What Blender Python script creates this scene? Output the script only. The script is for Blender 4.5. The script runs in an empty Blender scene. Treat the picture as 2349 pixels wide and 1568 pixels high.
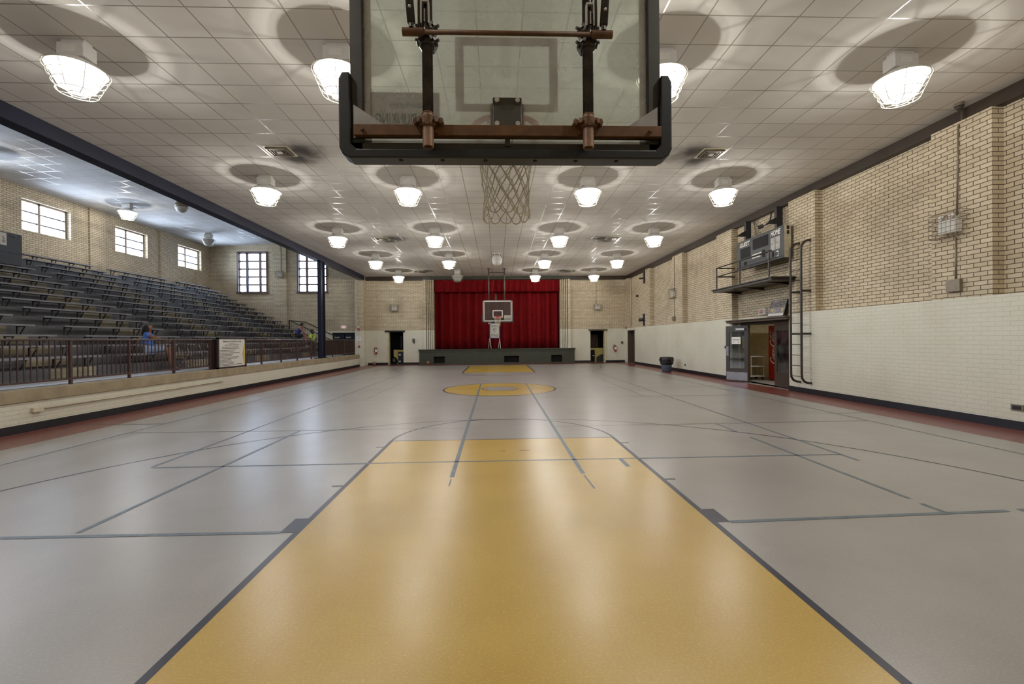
import bpy, bmesh, math, random
from mathutils import Vector, Matrix
random.seed(7)
PI = math.pi
S = bpy.context.scene
COL = S.collection
# ------------------------------------------------------------------ camera, world, exposure
cam_d = bpy.data.cameras.new('camera'); cam = bpy.data.objects.new('camera', cam_d); COL.objects.link(cam)
cam_d.sensor_width = 36.0; cam_d.lens = 1002.12 * 36.0 / 2349.0; cam_d.clip_start = 0.05; cam_d.clip_end = 300
yaw, pit, rol = 0.0349466, -0.00501501, 0.00983708
Rz = Matrix(((math.cos(yaw), math.sin(yaw), 0), (-math.sin(yaw), math.cos(yaw), 0), (0, 0, 1)))
Rx = Matrix(((1, 0, 0), (0, math.cos(pit), -math.sin(pit)), (0, math.sin(pit), math.cos(pit))))
Ry = Matrix(((math.cos(rol), 0, math.sin(rol)), (0, 1, 0), (-math.sin(rol), 0, math.cos(rol))))
RR = Rz @ Rx @ Ry
r_, f_, u_ = RR.col[0], RR.col[1], RR.col[2]
cam.matrix_world = Matrix(((r_[0], u_[0], -f_[0], 0), (r_[1], u_[1], -f_[1], 0), (r_[2], u_[2], -f_[2], 1.63), (0, 0, 0, 1)))
S.camera = cam
W = bpy.data.worlds.new('world'); S.world = W; W.use_nodes = True
bgn = W.node_tree.nodes['Background']; bgn.inputs[0].default_value = (0.74, 0.84, 1.0, 1); bgn.inputs[1].default_value = 30.0
# the sky is brighter towards the sunny side beyond the stands than over the far end
_t = W.node_tree; _tc = _t.nodes.new('ShaderNodeTexCoord'); _sx = _t.nodes.new('ShaderNodeSeparateXYZ'); _mr = _t.nodes.new('ShaderNodeMapRange')
_mr.interpolation_type = 'SMOOTHSTEP'; _mr.inputs[1].default_value = -0.46; _mr.inputs[2].default_value = -0.68; _mr.inputs[3].default_value = 13.0; _mr.inputs[4].default_value = 44.0
_t.links.new(_tc.outputs['Generated'], _sx.inputs[0]); _t.links.new(_sx.outputs[0], _mr.inputs[0]); _t.links.new(_mr.outputs[0], bgn.inputs[1])
LAMP = 180.0          # watts of each lamp's bulb
LAMP_COL = (1.0, 0.98, 0.94)
S.view_settings.view_transform = 'Standard'; S.view_settings.look = 'None'
S.view_settings.exposure = 0.12; S.view_settings.gamma = 1.0; S.view_settings.use_curve_mapping = False
try:
    S.cycles.use_denoising = True; S.cycles.denoiser = 'OPENIMAGEDENOISE'
    S.cycles.max_bounces = 8; S.cycles.diffuse_bounces = 4; S.cycles.glossy_bounces = 4; S.cycles.transmission_bounces = 6
    S.cycles.transparent_max_bounces = 12; S.cycles.sample_clamp_indirect = 8.0; S.cycles.caustics_reflective = False; S.cycles.caustics_refractive = False
except Exception: pass

# ------------------------------------------------------------------ materials
def lin(c): c /= 255.0; return c / 12.92 if c <= 0.04045 else ((c + 0.055) / 1.055) ** 2.4
def rgb(r, g, b): return (lin(r), lin(g), lin(b), 1)
def new_mat(name):
    m = bpy.data.materials.new(name); m.use_nodes = True
    nt = m.node_tree; return m, nt, nt.nodes['Principled BSDF']
def N(nt, t, **kw):
    n = nt.nodes.new(t)
    for k, v in kw.items(): setattr(n, k, v)
    return n
def L(nt, a, b): nt.links.new(a, b)
def math_n(nt, op, a, b=None, c=None, clamp=False):
    n = N(nt, 'ShaderNodeMath', operation=op); n.use_clamp = clamp
    for i, v in enumerate((a, b, c)):
        if v is None: continue
        if hasattr(v, 'is_linked'): L(nt, v, n.inputs[i])
        else: n.inputs[i].default_value = v
    return n.outputs[0]
def mix_col(nt, f, a, b):
    n = N(nt, 'ShaderNodeMix', data_type='RGBA')
    for i, v in ((0, f), (6, a), (7, b)):
        if hasattr(v, 'is_linked'): L(nt, v, n.inputs[i])
        else: n.inputs[i].default_value = v
    return n.outputs[2]
def noise(nt, vec, scale, detail=3, rough=0.6, stretch=None):
    n = N(nt, 'ShaderNodeTexNoise'); n.inputs['Scale'].default_value = scale; n.inputs['Detail'].default_value = detail; n.inputs['Roughness'].default_value = rough
    if stretch:
        mp = N(nt, 'ShaderNodeMapping'); mp.inputs['Scale'].default_value = stretch; L(nt, vec, mp.inputs[0]); vec = mp.outputs[0]
    L(nt, vec, n.inputs['Vector']); return n.outputs['Fac']
def smooth(nt, v, lo, hi):
    n = N(nt, 'ShaderNodeMapRange', interpolation_type='SMOOTHSTEP'); L(nt, v, n.inputs[0])
    n.inputs[1].default_value = lo; n.inputs[2].default_value = hi; return n.outputs[0]
def plain(name, c, rough=0.6, metal=0.0, var=0.12, scale=9.0, spec=0.5, bump=0.0, stretch=None):
    m, nt, b = new_mat(name); g = N(nt, 'ShaderNodeNewGeometry')
    f = noise(nt, g.outputs['Position'], scale, 4, 0.6, stretch)
    f2 = smooth(nt, f, 0.3, 0.7)
    d = tuple(x * (1 - var) for x in c[:3]) + (1,); e = tuple(min(1, x * (1 + var)) for x in c[:3]) + (1,)
    L(nt, mix_col(nt, f2, d, e), b.inputs['Base Color'])
    b.inputs['Roughness'].default_value = rough; b.inputs['Metallic'].default_value = metal; b.inputs['Specular IOR Level'].default_value = spec
    if bump:
        bp = N(nt, 'ShaderNodeBump'); bp.inputs['Strength'].default_value = bump; bp.inputs['Distance'].default_value = 0.01
        L(nt, f, bp.inputs['Height']); L(nt, bp.outputs[0], b.inputs['Normal'])
    return m
def brick_mat(name, painted_only=False, paint_z=2.35):
    m, nt, b = new_mat(name); g = N(nt, 'ShaderNodeNewGeometry')
    sp = N(nt, 'ShaderNodeSeparateXYZ'); L(nt, g.outputs['Position'], sp.inputs[0])
    sn = N(nt, 'ShaderNodeSeparateXYZ'); L(nt, g.outputs['True Normal'], sn.inputs[0])
    isx = math_n(nt, 'GREATER_THAN', math_n(nt, 'ABSOLUTE', sn.outputs[0]), 0.5)
    u = math_n(nt, 'ADD', math_n(nt, 'MULTIPLY', sp.outputs[1], isx), math_n(nt, 'MULTIPLY', sp.outputs[0], math_n(nt, 'SUBTRACT', 1.0, isx)))
    cv = N(nt, 'ShaderNodeCombineXYZ'); L(nt, u, cv.inputs[0]); L(nt, sp.outputs[2], cv.inputs[1])
    br = N(nt, 'ShaderNodeTexBrick'); L(nt, cv.outputs[0], br.inputs['Vector'])
    br.inputs['Scale'].default_value = 1; br.inputs['Brick Width'].default_value = 0.235; br.inputs['Row Height'].default_value = 0.085
    br.inputs['Mortar Size'].default_value = 0.008; br.inputs['Mortar Smooth'].default_value = 0.3; br.inputs['Bias'].default_value = 0
    br.inputs['Color1'].default_value = rgb(206, 191, 164); br.inputs['Color2'].default_value = rgb(191, 175, 147); br.inputs['Mortar'].default_value = rgb(88, 74, 56)
    nz = noise(nt, g.outputs['Position'], 0.55, 4, 0.65); dirt = smooth(nt, nz, 0.48, 0.75)
    c1 = mix_col(nt, math_n(nt, 'MULTIPLY', dirt, 0.4), br.outputs['Color'], rgb(112, 95, 74))
    fine = noise(nt, g.outputs['Position'], 30, 3)
    paint_a = mix_col(nt, smooth(nt, nz, 0.35, 0.8), rgb(212, 209, 192), rgb(200, 194, 174))
    paint = mix_col(nt, math_n(nt, 'MULTIPLY', br.outputs['Fac'], 0.16), paint_a, rgb(140, 132, 112))
    if painted_only: col = paint; msk = None
    else:
        msk = math_n(nt, 'LESS_THAN', sp.outputs[2], paint_z)
        col = mix_col(nt, msk, c1, paint)
    L(nt, col, b.inputs['Base Color'])
    b.inputs['Roughness'].default_value = 0.42 if painted_only else 0.55
    if msk is not None: L(nt, math_n(nt, 'SUBTRACT', 0.75, math_n(nt, 'MULTIPLY', msk, 0.4)), b.inputs['Roughness'])
    bp = N(nt, 'ShaderNodeBump'); bp.inputs['Strength'].default_value = 0.5; bp.inputs['Distance'].default_value = 0.006
    h = math_n(nt, 'ADD', math_n(nt, 'SUBTRACT', 1.0, br.outputs['Fac']), math_n(nt, 'MULTIPLY', fine, 0.3))
    L(nt, h, bp.inputs['Height']); L(nt, bp.outputs[0], b.inputs['Normal'])
    return m
def ceiling_mat(name, tint, stains, sx, sy, px, py, line, mort=0.009):
    m, nt, b = new_mat(name); g = N(nt, 'ShaderNodeNewGeometry')
    mp = N(nt, 'ShaderNodeMapping'); L(nt, g.outputs['Position'], mp.inputs[0]); mp.inputs['Location'].default_value = (-px, -py, 0)
    br = N(nt, 'ShaderNodeTexBrick'); br.offset = 0.0; br.squash = 1.0; L(nt, mp.outputs[0], br.inputs['Vector'])
    br.inputs['Scale'].default_value = 1; br.inputs['Brick Width'].default_value = sx; br.inputs['Row Height'].default_value = sy
    br.inputs['Mortar Size'].default_value = mort; br.inputs['Mortar Smooth'].default_value = 0.0
    t2 = tuple(x * 0.93 for x in tint[:3]) + (1,)
    br.inputs['Color1'].default_value = tint; br.inputs['Color2'].default_value = t2; br.inputs['Mortar'].default_value = line
    col = br.outputs['Color']
    nz = noise(nt, g.outputs['Position'], 1.5, 4, 0.6)
    col = mix_col(nt, math_n(nt, 'MULTIPLY', smooth(nt, nz, 0.5, 0.8), 0.12), col, rgb(120, 110, 95))
    tot = None
    for (x, y, r) in stains:                                        # soot around the air vents
        d = N(nt, 'ShaderNodeVectorMath', operation='DISTANCE'); L(nt, g.outputs['Position'], d.inputs[0]); d.inputs[1].default_value = (x, y, 6.0)
        v = math_n(nt, 'DIVIDE', d.outputs['Value'], r)
        tot = v if tot is None else math_n(nt, 'MINIMUM', tot, v)
    if tot is not None:
        n2 = noise(nt, g.outputs['Position'], 2.2, 3, 0.5)
        dd = math_n(nt, 'ADD', tot, math_n(nt, 'MULTIPLY', math_n(nt, 'SUBTRACT', n2, 0.5), 0.9))
        s = math_n(nt, 'SUBTRACT', 1.0, smooth(nt, dd, 0.1, 1.0))
        col = mix_col(nt, math_n(nt, 'MULTIPLY', s, 0.9), col, rgb(42, 32, 20))
    L(nt, col, b.inputs['Base Color'])
    L(nt, math_n(nt, 'SUBTRACT', 0.85, math_n(nt, 'MULTIPLY', br.outputs['Fac'], 0.6)), b.inputs['Roughness'])
    L(nt, math_n(nt, 'ADD', 0.15, math_n(nt, 'MULTIPLY', br.outputs['Fac'], 0.6)), b.inputs['Specular IOR Level'])
    return m
def floor_mat(name, ca, cb, speck, rough=0.307, seam=True):
    m, nt, b = new_mat(name); g = N(nt, 'ShaderNodeNewGeometry')
    big = noise(nt, g.outputs['Position'], 0.9, 4, 0.6); f1 = smooth(nt, big, 0.3, 0.7)
    col = mix_col(nt, f1, ca, cb)
    sp = noise(nt, g.outputs['Position'], 60, 1, 0.4, (1, 1.6, 1)); col = mix_col(nt, math_n(nt, 'MULTIPLY', smooth(nt, sp, 0.45, 0.85), 0.35), col, speck)
    sp2 = noise(nt, g.outputs['Position'], 70, 2, 0.5, (1.7, 1, 1)); dk = tuple(x * 0.62 for x in ca[:3]) + (1,)
    col = mix_col(nt, math_n(nt, 'MULTIPLY', smooth(nt, sp2, 0.5, 0.9), 0.4), col, dk)
    if seam:
        br = N(nt, 'ShaderNodeTexBrick'); br.offset = 0; L(nt, g.outputs['Position'], br.inputs['Vector']); br.inputs['Scale'].default_value = 1
        br.inputs['Brick Width'].default_value = 0.305; br.inputs['Row Height'].default_value = 0.305; br.inputs['Mortar Size'].default_value = 0.0012
        col = mix_col(nt, math_n(nt, 'MULTIPLY', br.outputs['Fac'], 0.22), col, dk)
        L(nt, col, b.inputs['Base Color'])
    rn = noise(nt, g.outputs['Position'], 3.0, 4, 0.7)
    L(nt, math_n(nt, 'ADD', rough - 0.03, math_n(nt, 'MULTIPLY', rn, 0.06)), b.inputs['Roughness'])
    bp = N(nt, 'ShaderNodeBump'); b.inputs['Specular IOR Level'].default_value = 0.85
    bp.inputs['Strength'].default_value = 0.03; bp.inputs['Distance'].default_value = 0.01
    L(nt, noise(nt, g.outputs['Position'], 4, 1, 0.4), bp.inputs['Height']); L(nt, bp.outputs[0], b.inputs['Normal'])
    return m
def glass_mat(name, tint, haze, haze_col=(0.6, 0.62, 0.58, 1), gl=0.10, rough=0.03, base=0.0):
    m, nt, b = new_mat(name); out = nt.nodes['Material Output']; g = N(nt, 'ShaderNodeNewGeometry')
    tr = N(nt, 'ShaderNodeBsdfTransparent'); tr.inputs[0].default_value = tint
    df = N(nt, 'ShaderNodeBsdfDiffuse'); df.inputs[0].default_value = haze_col
    tl = N(nt, 'ShaderNodeBsdfTranslucent'); tl.inputs[0].default_value = haze_col
    ad = N(nt, 'ShaderNodeMixShader'); ad.inputs[0].default_value = 0.5; L(nt, df.outputs[0], ad.inputs[1]); L(nt, tl.outputs[0], ad.inputs[2])
    gs = N(nt, 'ShaderNodeBsdfGlossy'); gs.inputs['Roughness'].default_value = rough
    m1 = N(nt, 'ShaderNodeMixShader'); L(nt, tr.outputs[0], m1.inputs[1]); L(nt, ad.outputs[0], m1.inputs[2])
    nz = noise(nt, g.outputs['Position'], 2.6, 5, 0.65)
    L(nt, math_n(nt, 'ADD', base, math_n(nt, 'MULTIPLY', smooth(nt, nz, 0.3, 0.8), haze)), m1.inputs[0])
    fr = N(nt, 'ShaderNodeFresnel'); fr.inputs[0].default_value = 1.45
    m2 = N(nt, 'ShaderNodeMixShader'); L(nt, math_n(nt, 'ADD', math_n(nt, 'MULTIPLY', fr.outputs[0], 0.8), gl * 0.1), m2.inputs[0])
    L(nt, m1.outputs[0], m2.inputs[1]); L(nt, gs.outputs[0], m2.inputs[2]); L(nt, m2.outputs[0], out.inputs[0]); nt.nodes.remove(b)
    return m
def emit_mat(name, col, strength):
    m, nt, b = new_mat(name)
    b.inputs['Base Color'].default_value = (0.8, 0.8, 0.78, 1); b.inputs['Emission Color'].default_value = col; b.inputs['Emission Strength'].default_value = strength
    return m
VENTS = [(-4.92, 10.2), (5.12, 10.2), (-4.86, 18.87), (5.1, 18.87), (-4.9, 27.7), (4.8, 27.7)]
STAINS = []
for x, y in VENTS:
    s = 1 if x < 0 else -1
    STAINS += [(x + s * 0.5, y - 0.02, 0.72), (x + s * 0.2, y + 0.42, 0.55)]
M = {}
M['brick'] = brick_mat('painted_brick'); M['brick_paint'] = brick_mat('cream_brick', True)
M['ceil'] = ceiling_mat('ceiling_tile', rgb(212, 207, 199), STAINS, 0.6295, 0.585, -6.53, 5.847, rgb(150, 143, 130))
M['ceil_wing'] = ceiling_mat('wing_ceiling_tile', rgb(206, 205, 204), [], 0.61, 0.61, 0, 0, rgb(196, 195, 194), 0.016)
M['floor'] = floor_mat('vinyl_floor', rgb(150, 145, 139), rgb(140, 135, 129), rgb(176, 171, 164))
M['yellow'] = floor_mat('yellow_vinyl', rgb(182, 150, 64), rgb(172, 139, 53), rgb(210, 182, 104))
M['red_border'] = plain('red_border_paint', rgb(112, 58, 50), 0.28, 0, 0.35, 2.5, stretch=(1.5, 6, 1))
M['line_dark'] = plain('dark_line_paint', rgb(34, 36, 52), 0.34, 0, 0.2, 6)
M['tape'] = plain('grey_blue_tape', rgb(94, 104, 112), 0.4, 0, 0.2, 12)
M['line_thin'] = plain('thin_line_paint', rgb(110, 102, 98), 0.35)
M['beam'] = plain('brown_beam', rgb(48, 35, 20), 0.5, 0, 0.2, 2)
M['beam_blue'] = plain('navy_beam', rgb(15, 18, 40), 0.4, 0, 0.2, 1)
M['green_dark'] = plain('dark_green_paint', rgb(58, 60, 42), 0.5)
M['black'] = plain('black_cove_base', rgb(18, 18, 26), 0.4, 0, 0.4, 8)
M['white'] = plain('white_enamel', rgb(216, 214, 208), 0.4, 0, 0.04)
M['ballast'] = plain('white_ballast', rgb(196, 192, 186), 0.5, 0, 0.04)
def lens_mat(name, col, strength, solid):
    m, nt, b = new_mat(name); nt.nodes.remove(b); e = N(nt, 'ShaderNodeEmission'); e.inputs[0].default_value = col; e.inputs[1].default_value = strength
    tr = N(nt, 'ShaderNodeBsdfTransparent'); mx = N(nt, 'ShaderNodeMixShader'); mx.inputs[0].default_value = solid
    L(nt, tr.outputs[0], mx.inputs[1]); L(nt, e.outputs[0], mx.inputs[2]); L(nt, mx.outputs[0], nt.nodes['Material Output'].inputs[0]); return m
M['lens'] = lens_mat('lamp_lens', (1.0, 0.98, 0.95, 1), 2.6, 0.74)
M['lens_base'] = lens_mat('lamp_lens_base', (1.0, 0.98, 0.95, 1), 4.0, 0.4)
def film_mat(name, c):
    m, nt, b = new_mat(name); nt.nodes.remove(b); d = N(nt, 'ShaderNodeBsdfDiffuse'); d.inputs[0].default_value = c
    tl = N(nt, 'ShaderNodeBsdfTranslucent'); tl.inputs[0].default_value = c; mx = N(nt, 'ShaderNodeMixShader'); mx.inputs[0].default_value = 0.6
    L(nt, d.outputs[0], mx.inputs[1]); L(nt, tl.outputs[0], mx.inputs[2]); L(nt, mx.outputs[0], nt.nodes['Material Output'].inputs[0]); return m
M['lens_off'] = plain('unlit_lens', rgb(176, 174, 168), 0.25)
M['wire'] = plain('wire_guard', rgb(176, 170, 152), 0.4, 0.3)
M['concrete'] = plain('concrete', rgb(150, 136, 110), 0.75, 0, 0.16, 3, bump=0.2)
M['tier'] = plain('grey_tier_paint', rgb(80, 81, 84), 0.5, 0, 0.2, 1.6)
M['tier_beige'] = plain('beige_tier_paint', rgb(140, 131, 108), 0.6, 0, 0.3, 2)
M['deck'] = plain('deck_paint', rgb(206, 208, 216), 0.3, 0, 0.08, 2)
M['bench'] = plain('grey_plank_paint', rgb(128, 127, 134), 0.4, 0, 0.12, 3)
M['iron'] = plain('dark_iron', rgb(38, 36, 38), 0.45)
M['bracket'] = plain('dark_grey_bracket', rgb(50, 49, 52), 0.5)
M['rail'] = plain('brown_rail_paint', rgb(72, 54, 50), 0.32, 0.0, 0.15, 4)
M['rail_dark'] = plain('dark_brown_mesh', rgb(44, 32, 30), 0.5)
M['glass_win'] = glass_mat('window_glass', (0.94, 0.97, 1, 1), 0.12)
M['glass_dirty'] = glass_mat('cloudy_window_glass', (0.85, 0.92, 1, 1), 1.1, (0.5, 0.56, 0.66, 1))
M['glass_board'] = glass_mat('backboard_glass', (0.90, 0.93, 0.88, 1), 0.16, (0.68, 0.70, 0.64, 1), rough=0.08, base=0.28)
M['glass_far'] = glass_mat('far_backboard_glass', (0.62, 0.62, 0.60, 1), 0.12, (0.42, 0.40, 0.38, 1), rough=0.06, base=0.14)
M['glass_door'] = glass_mat('door_glass', (0.5, 0.54, 0.58, 1), 0.2, gl=1.5)
M['win_frame'] = plain('window_frame_paint', rgb(94, 72, 68), 0.5)
M['win_frame_light'] = plain('tan_frame_paint', rgb(150, 132, 112), 0.5)
M['red'] = plain('red_velvet', rgb(118, 7, 13), 0.85, 0, 0.15, 3, spec=0.2)
M['stage'] = plain('green_stage_paint', rgb(56, 59, 46), 0.4, 0, 0.12, 3)
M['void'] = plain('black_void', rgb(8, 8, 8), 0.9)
M['door_dark'] = plain('dark_brown_door', rgb(58, 48, 38), 0.4)
M['door_blue'] = plain('navy_door', rgb(20, 28, 46), 0.35)
M['steel'] = plain('kick_plate_steel', rgb(150, 146, 148), 0.3, 0.7)
M['cream'] = plain('cream_room_paint', rgb(198, 188, 150), 0.6)
M['yellow_room'] = plain('yellow_room_paint', rgb(186, 170, 96), 0.6)
M['wood'] = plain('brown_wood', rgb(70, 42, 12), 0.5, 0, 0.3, 3)
M['coke'] = plain('vending_red', rgb(176, 24, 14), 0.3, 0, 0.05)
M['pure_white'] = plain('white_print', rgb(235, 232, 225), 0.6, 0, 0.02)
M['paper'] = plain('paper', rgb(205, 202, 194), 0.8, 0, 0.03)
M['ink'] = plain('black_ink', rgb(34, 32, 34), 0.7)
M['ink_grey'] = film_mat('show_through_print', rgb(150, 140, 136))
M['paper_back'] = film_mat('paper_back', rgb(212, 202, 198))
M['purple'] = plain('purple_frame', rgb(74, 62, 112), 0.5)
M['pad'] = plain('black_padding', rgb(20, 20, 22), 0.42, 0, 0.1, 5)
M['frame_dark'] = plain('dark_board_frame', rgb(52, 48, 40), 0.4)
M['frame_grey'] = plain('silver_board_frame', rgb(150, 146, 142), 0.4)
M['board_paint'] = film_mat('board_white_paint', rgb(225, 216, 212))
M['rust'] = plain('rusty_bar', rgb(92, 60, 28), 0.55, 0.2, 0.25, 14)
M['pipe'] = plain('worn_black_pipe', rgb(62, 54, 46), 0.35, 0.5, 0.35, 12)
M['pipe_raw'] = plain('bare_rusty_pipe', rgb(134, 104, 82), 0.45, 0.3, 0.2, 12)
M['pole_grey'] = plain('grey_pole', rgb(118, 110, 102), 0.4, 0.4)
M['bolt'] = plain('zinc_bolt', rgb(186, 182, 172), 0.35, 0.6)
M['plate'] = plain('grey_mount_plate', rgb(70, 66, 58), 0.45, 0.2)
M['rim'] = plain('orange_red_rim', rgb(186, 44, 34), 0.4)
M['net'] = plain('net_cord', rgb(212, 204, 186), 0.85)
M['score'] = plain('scoreboard_grey', rgb(72, 74, 76), 0.65, 0, 0.04)
M['score_side'] = plain('scoreboard_side', rgb(176, 164, 140), 0.5)
M['score_dark'] = plain('scoreboard_window', rgb(34, 32, 32), 0.7, spec=0.2)
M['score_pale'] = plain('scoreboard_pale_window', rgb(176, 174, 168), 0.7, 0, 0.2, 9)
M['platform'] = plain('platform_paint', rgb(46, 38, 32), 0.4)
M['ledge'] = plain('ledge_paint', rgb(78, 66, 54), 0.45)
M['can'] = plain('blue_grey_plastic', rgb(84, 98, 110), 0.4)
M['bag'] = plain('black_bin_bag', rgb(20, 20, 22), 0.25, 0, 0.3, 9)
M['ball'] = plain('worn_basketball', rgb(140, 96, 76), 0.5)
M['redbox'] = plain('alarm_red', rgb(150, 30, 26), 0.4)
M['exit_red'] = emit_mat('exit_red_face', (1.0, 0.25, 0.22, 1), 0.35)
M['exit_letters'] = plain('exit_letter_red', rgb(200, 40, 36), 0.5)
M['conduit'] = plain('conduit_paint', rgb(128, 116, 98), 0.4, 0.3)
M['conduit_cream'] = plain('cream_conduit', rgb(196, 186, 162), 0.5)
M['booth'] = plain('blue_grey_booth', rgb(58, 62, 70), 0.45, 0, 0.08, 1)
M['photo_print'] = plain('grey_group_photo', rgb(120, 112, 112), 0.5, 0, 0.9, 22)
M['photo_gold'] = plain('gold_cup_print', rgb(196, 168, 84), 0.5)
M['skin_a'] = plain('brown_skin', rgb(120, 78, 58), 0.55); M['skin_b'] = plain('mid_brown_skin', rgb(150, 102, 82), 0.55); M['skin_c'] = plain('dark_skin', rgb(74, 52, 44), 0.55)
M['hair'] = plain('black_hair', rgb(14, 12, 14), 0.6, bump=0.5, scale=40)
M['blue_shirt'] = plain('blue_shirt', rgb(72, 116, 196), 0.8); M['denim'] = plain('pale_denim', rgb(146, 162, 190), 0.85)
M['tank'] = plain('navy_tank_top', rgb(36, 48, 130), 0.8); M['dark_cloth'] = plain('dark_shorts', rgb(36, 34, 40), 0.85)
M['lime'] = plain('lime_shirt', rgb(176, 214, 40), 0.8); M['shoe'] = plain('white_shoe', rgb(206, 200, 196), 0.6); M['shoe_dark'] = plain('dark_shoe', rgb(26, 24, 26), 0.6)
M['tread'] = plain('dark_stair', rgb(40, 38, 40), 0.5)

# ------------------------------------------------------------------ mesh builder
class MB:
    def __init__(s): s.bm = bmesh.new()
    def box(s, x0, x1, y0, y1, z0, z1):
        v = [s.bm.verts.new(p) for p in ((x0,y0,z0),(x1,y0,z0),(x1,y1,z0),(x0,y1,z0),(x0,y0,z1),(x1,y0,z1),(x1,y1,z1),(x0,y1,z1))]
        for f in ((0,3,2,1),(4,5,6,7),(0,1,5,4),(1,2,6,5),(2,3,7,6),(3,0,4,7)): s.bm.faces.new([v[i] for i in f])
        return s
    def obox(s, c, ax, ay, az, hx, hy, hz):
        c = Vector(c); ax, ay, az = (Vector(a).normalized() for a in (ax, ay, az)); v = []
        for k in (-1, 1):
            for (i, j) in ((-1,-1),(1,-1),(1,1),(-1,1)): v.append(s.bm.verts.new(c + ax*hx*i + ay*hy*j + az*hz*k))
        for f in ((0,3,2,1),(4,5,6,7),(0,1,5,4),(1,2,6,5),(2,3,7,6),(3,0,4,7)): s.bm.faces.new([v[i] for i in f])
        return s
    def bar(s, a, b, w, h, up=(0,0,1)):
        a, b = Vector(a), Vector(b); d = b - a; upv = Vector(up)
        if abs(d.normalized().dot(upv)) > 0.95: upv = Vector((1,0,0))
        sd = d.cross(upv).normalized(); u2 = sd.cross(d).normalized()
        return s.obox((a+b)/2, d, sd, u2, d.length/2, w/2, h/2)
    def quad(s, *p): s.bm.faces.new([s.bm.verts.new(q) for q in p]); return s
    def tube(s, pts, r, n=8, closed=False, caps=True):
        pts = [Vector(p) for p in pts]; m = len(pts); rr = r if isinstance(r, (list, tuple)) else [r]*m; rings = []; prev = None
        for i, p in enumerate(pts):
            if closed: t = (pts[(i+1)%m] - pts[i-1])
            else: t = pts[min(i+1,m-1)] - pts[max(i-1,0)]
            if t.length < 1e-9: t = Vector((0,0,1))
            t.normalize()
            if prev is None:
                ref = Vector((0,0,1)) if abs(t.z) < 0.9 else Vector((1,0,0)); a = t.cross(ref).normalized()
            else:
                a = prev - t * prev.dot(t)
                a = a.normalized() if a.length > 1e-6 else t.orthogonal().normalized()
            prev = a; b = t.cross(a)
            rings.append([s.bm.verts.new(p + (a*math.cos(2*PI*k/n) + b*math.sin(2*PI*k/n))*rr[i]) for k in range(n)])
        for i in range(m if closed else m-1):
            A, B = rings[i], rings[(i+1)%m]
            for k in range(n): s.bm.faces.new((A[k], A[(k+1)%n], B[(k+1)%n], B[k]))
        if caps and not closed: s.bm.faces.new(rings[0][::-1]); s.bm.faces.new(rings[-1])
        return s
    def cyl(s, a, b, r, n=16): return s.tube([a, b], r, n)
    def lathe(s, c, prof, n=24, caps=True, a0=0.0, wob=None):
        rings = []
        for i, (r, z) in enumerate(prof):
            rings.append([s.bm.verts.new((c[0] + (r + (wob(i, k) if wob else 0))*math.cos(a0+2*PI*k/n), c[1] + (r + (wob(i, k) if wob else 0))*math.sin(a0+2*PI*k/n), c[2]+z)) for k in range(n)])
        for A, B in zip(rings, rings[1:]):
            for k in range(n): s.bm.faces.new((A[k], A[(k+1)%n], B[(k+1)%n], B[k]))
        if caps: s.bm.faces.new(rings[0][::-1]); s.bm.faces.new(rings[-1])
        return s
    def prism(s, poly, d):
        d = Vector(d); a = [s.bm.verts.new(p) for p in poly]; b = [s.bm.verts.new(Vector(p)+d) for p in poly]; n = len(poly)
        s.bm.faces.new(a[::-1]); s.bm.faces.new(b)
        for i in range(n): s.bm.faces.new((a[i], a[(i+1)%n], b[(i+1)%n], b[i]))
        return s
    def sphere(s, c, r, n=16, sc=(1,1,1)):
        g = bmesh.ops.create_uvsphere(s.bm, u_segments=n, v_segments=n//2+2, radius=r)
        for v in g['verts']: v.co = Vector((v.co.x*sc[0], v.co.y*sc[1], v.co.z*sc[2])) + Vector(c)
        return s
    def torus(s, c, R, r, n=32, m=8): return s.tube([(c[0]+R*math.cos(2*PI*k/n), c[1]+R*math.sin(2*PI*k/n), c[2]) for k in range(n)], r, m, True)
    def build(s, name, mat, parent=None, smooth=False, bevel=0.0, loc=None):
        me = bpy.data.meshes.new(name); bmesh.ops.recalc_face_normals(s.bm, faces=s.bm.faces[:])
        o = Vector(parent['_o']) if parent is not None else (Vector(loc) if loc else Vector((0,0,0)))
        for v in s.bm.verts: v.co -= o
        s.bm.to_mesh(me); s.bm.free()
        mats = mat if isinstance(mat, (list, tuple)) else [mat]
        for q in mats: me.materials.append(q)
        if smooth:
            for p in me.polygons: p.use_smooth = True
        ob = bpy.data.objects.new(name, me); COL.objects.link(ob)
        if parent is not None: ob.parent = parent; ob['_o'] = list(o)
        else: ob.location = o; ob['_o'] = list(o)
        if bevel:
            b = ob.modifiers.new('edge', 'BEVEL'); b.width = bevel; b.segments = 2; b.limit_method = 'ANGLE'
        return ob
def tag(o, label, cat, group=None):
    o['label'] = label; o['category'] = cat
    if group: o['group'] = group
    return o
def thing(name, label, cat, loc, group=None):
    o = bpy.data.objects.new(name, None); COL.objects.link(o); o.empty_display_size = 0.1
    o.location = loc; o['_o'] = list(loc); return tag(o, label, cat, group)
def struct(o): o['kind'] = 'structure'; return o
def dup(root, delta, label, group=None):
    r = root.copy(); COL.objects.link(r); r.location = Vector(root.location) + Vector(delta); r['label'] = label
    if group: r['group'] = group
    def rec(a, b):
        for ch in list(a.children):
            if ch.name in made: continue
            c = ch.copy(); COL.objects.link(c); c.parent = b; made.add(c.name); rec(ch, c)
    made = set(); rec(root, r); return r
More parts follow.
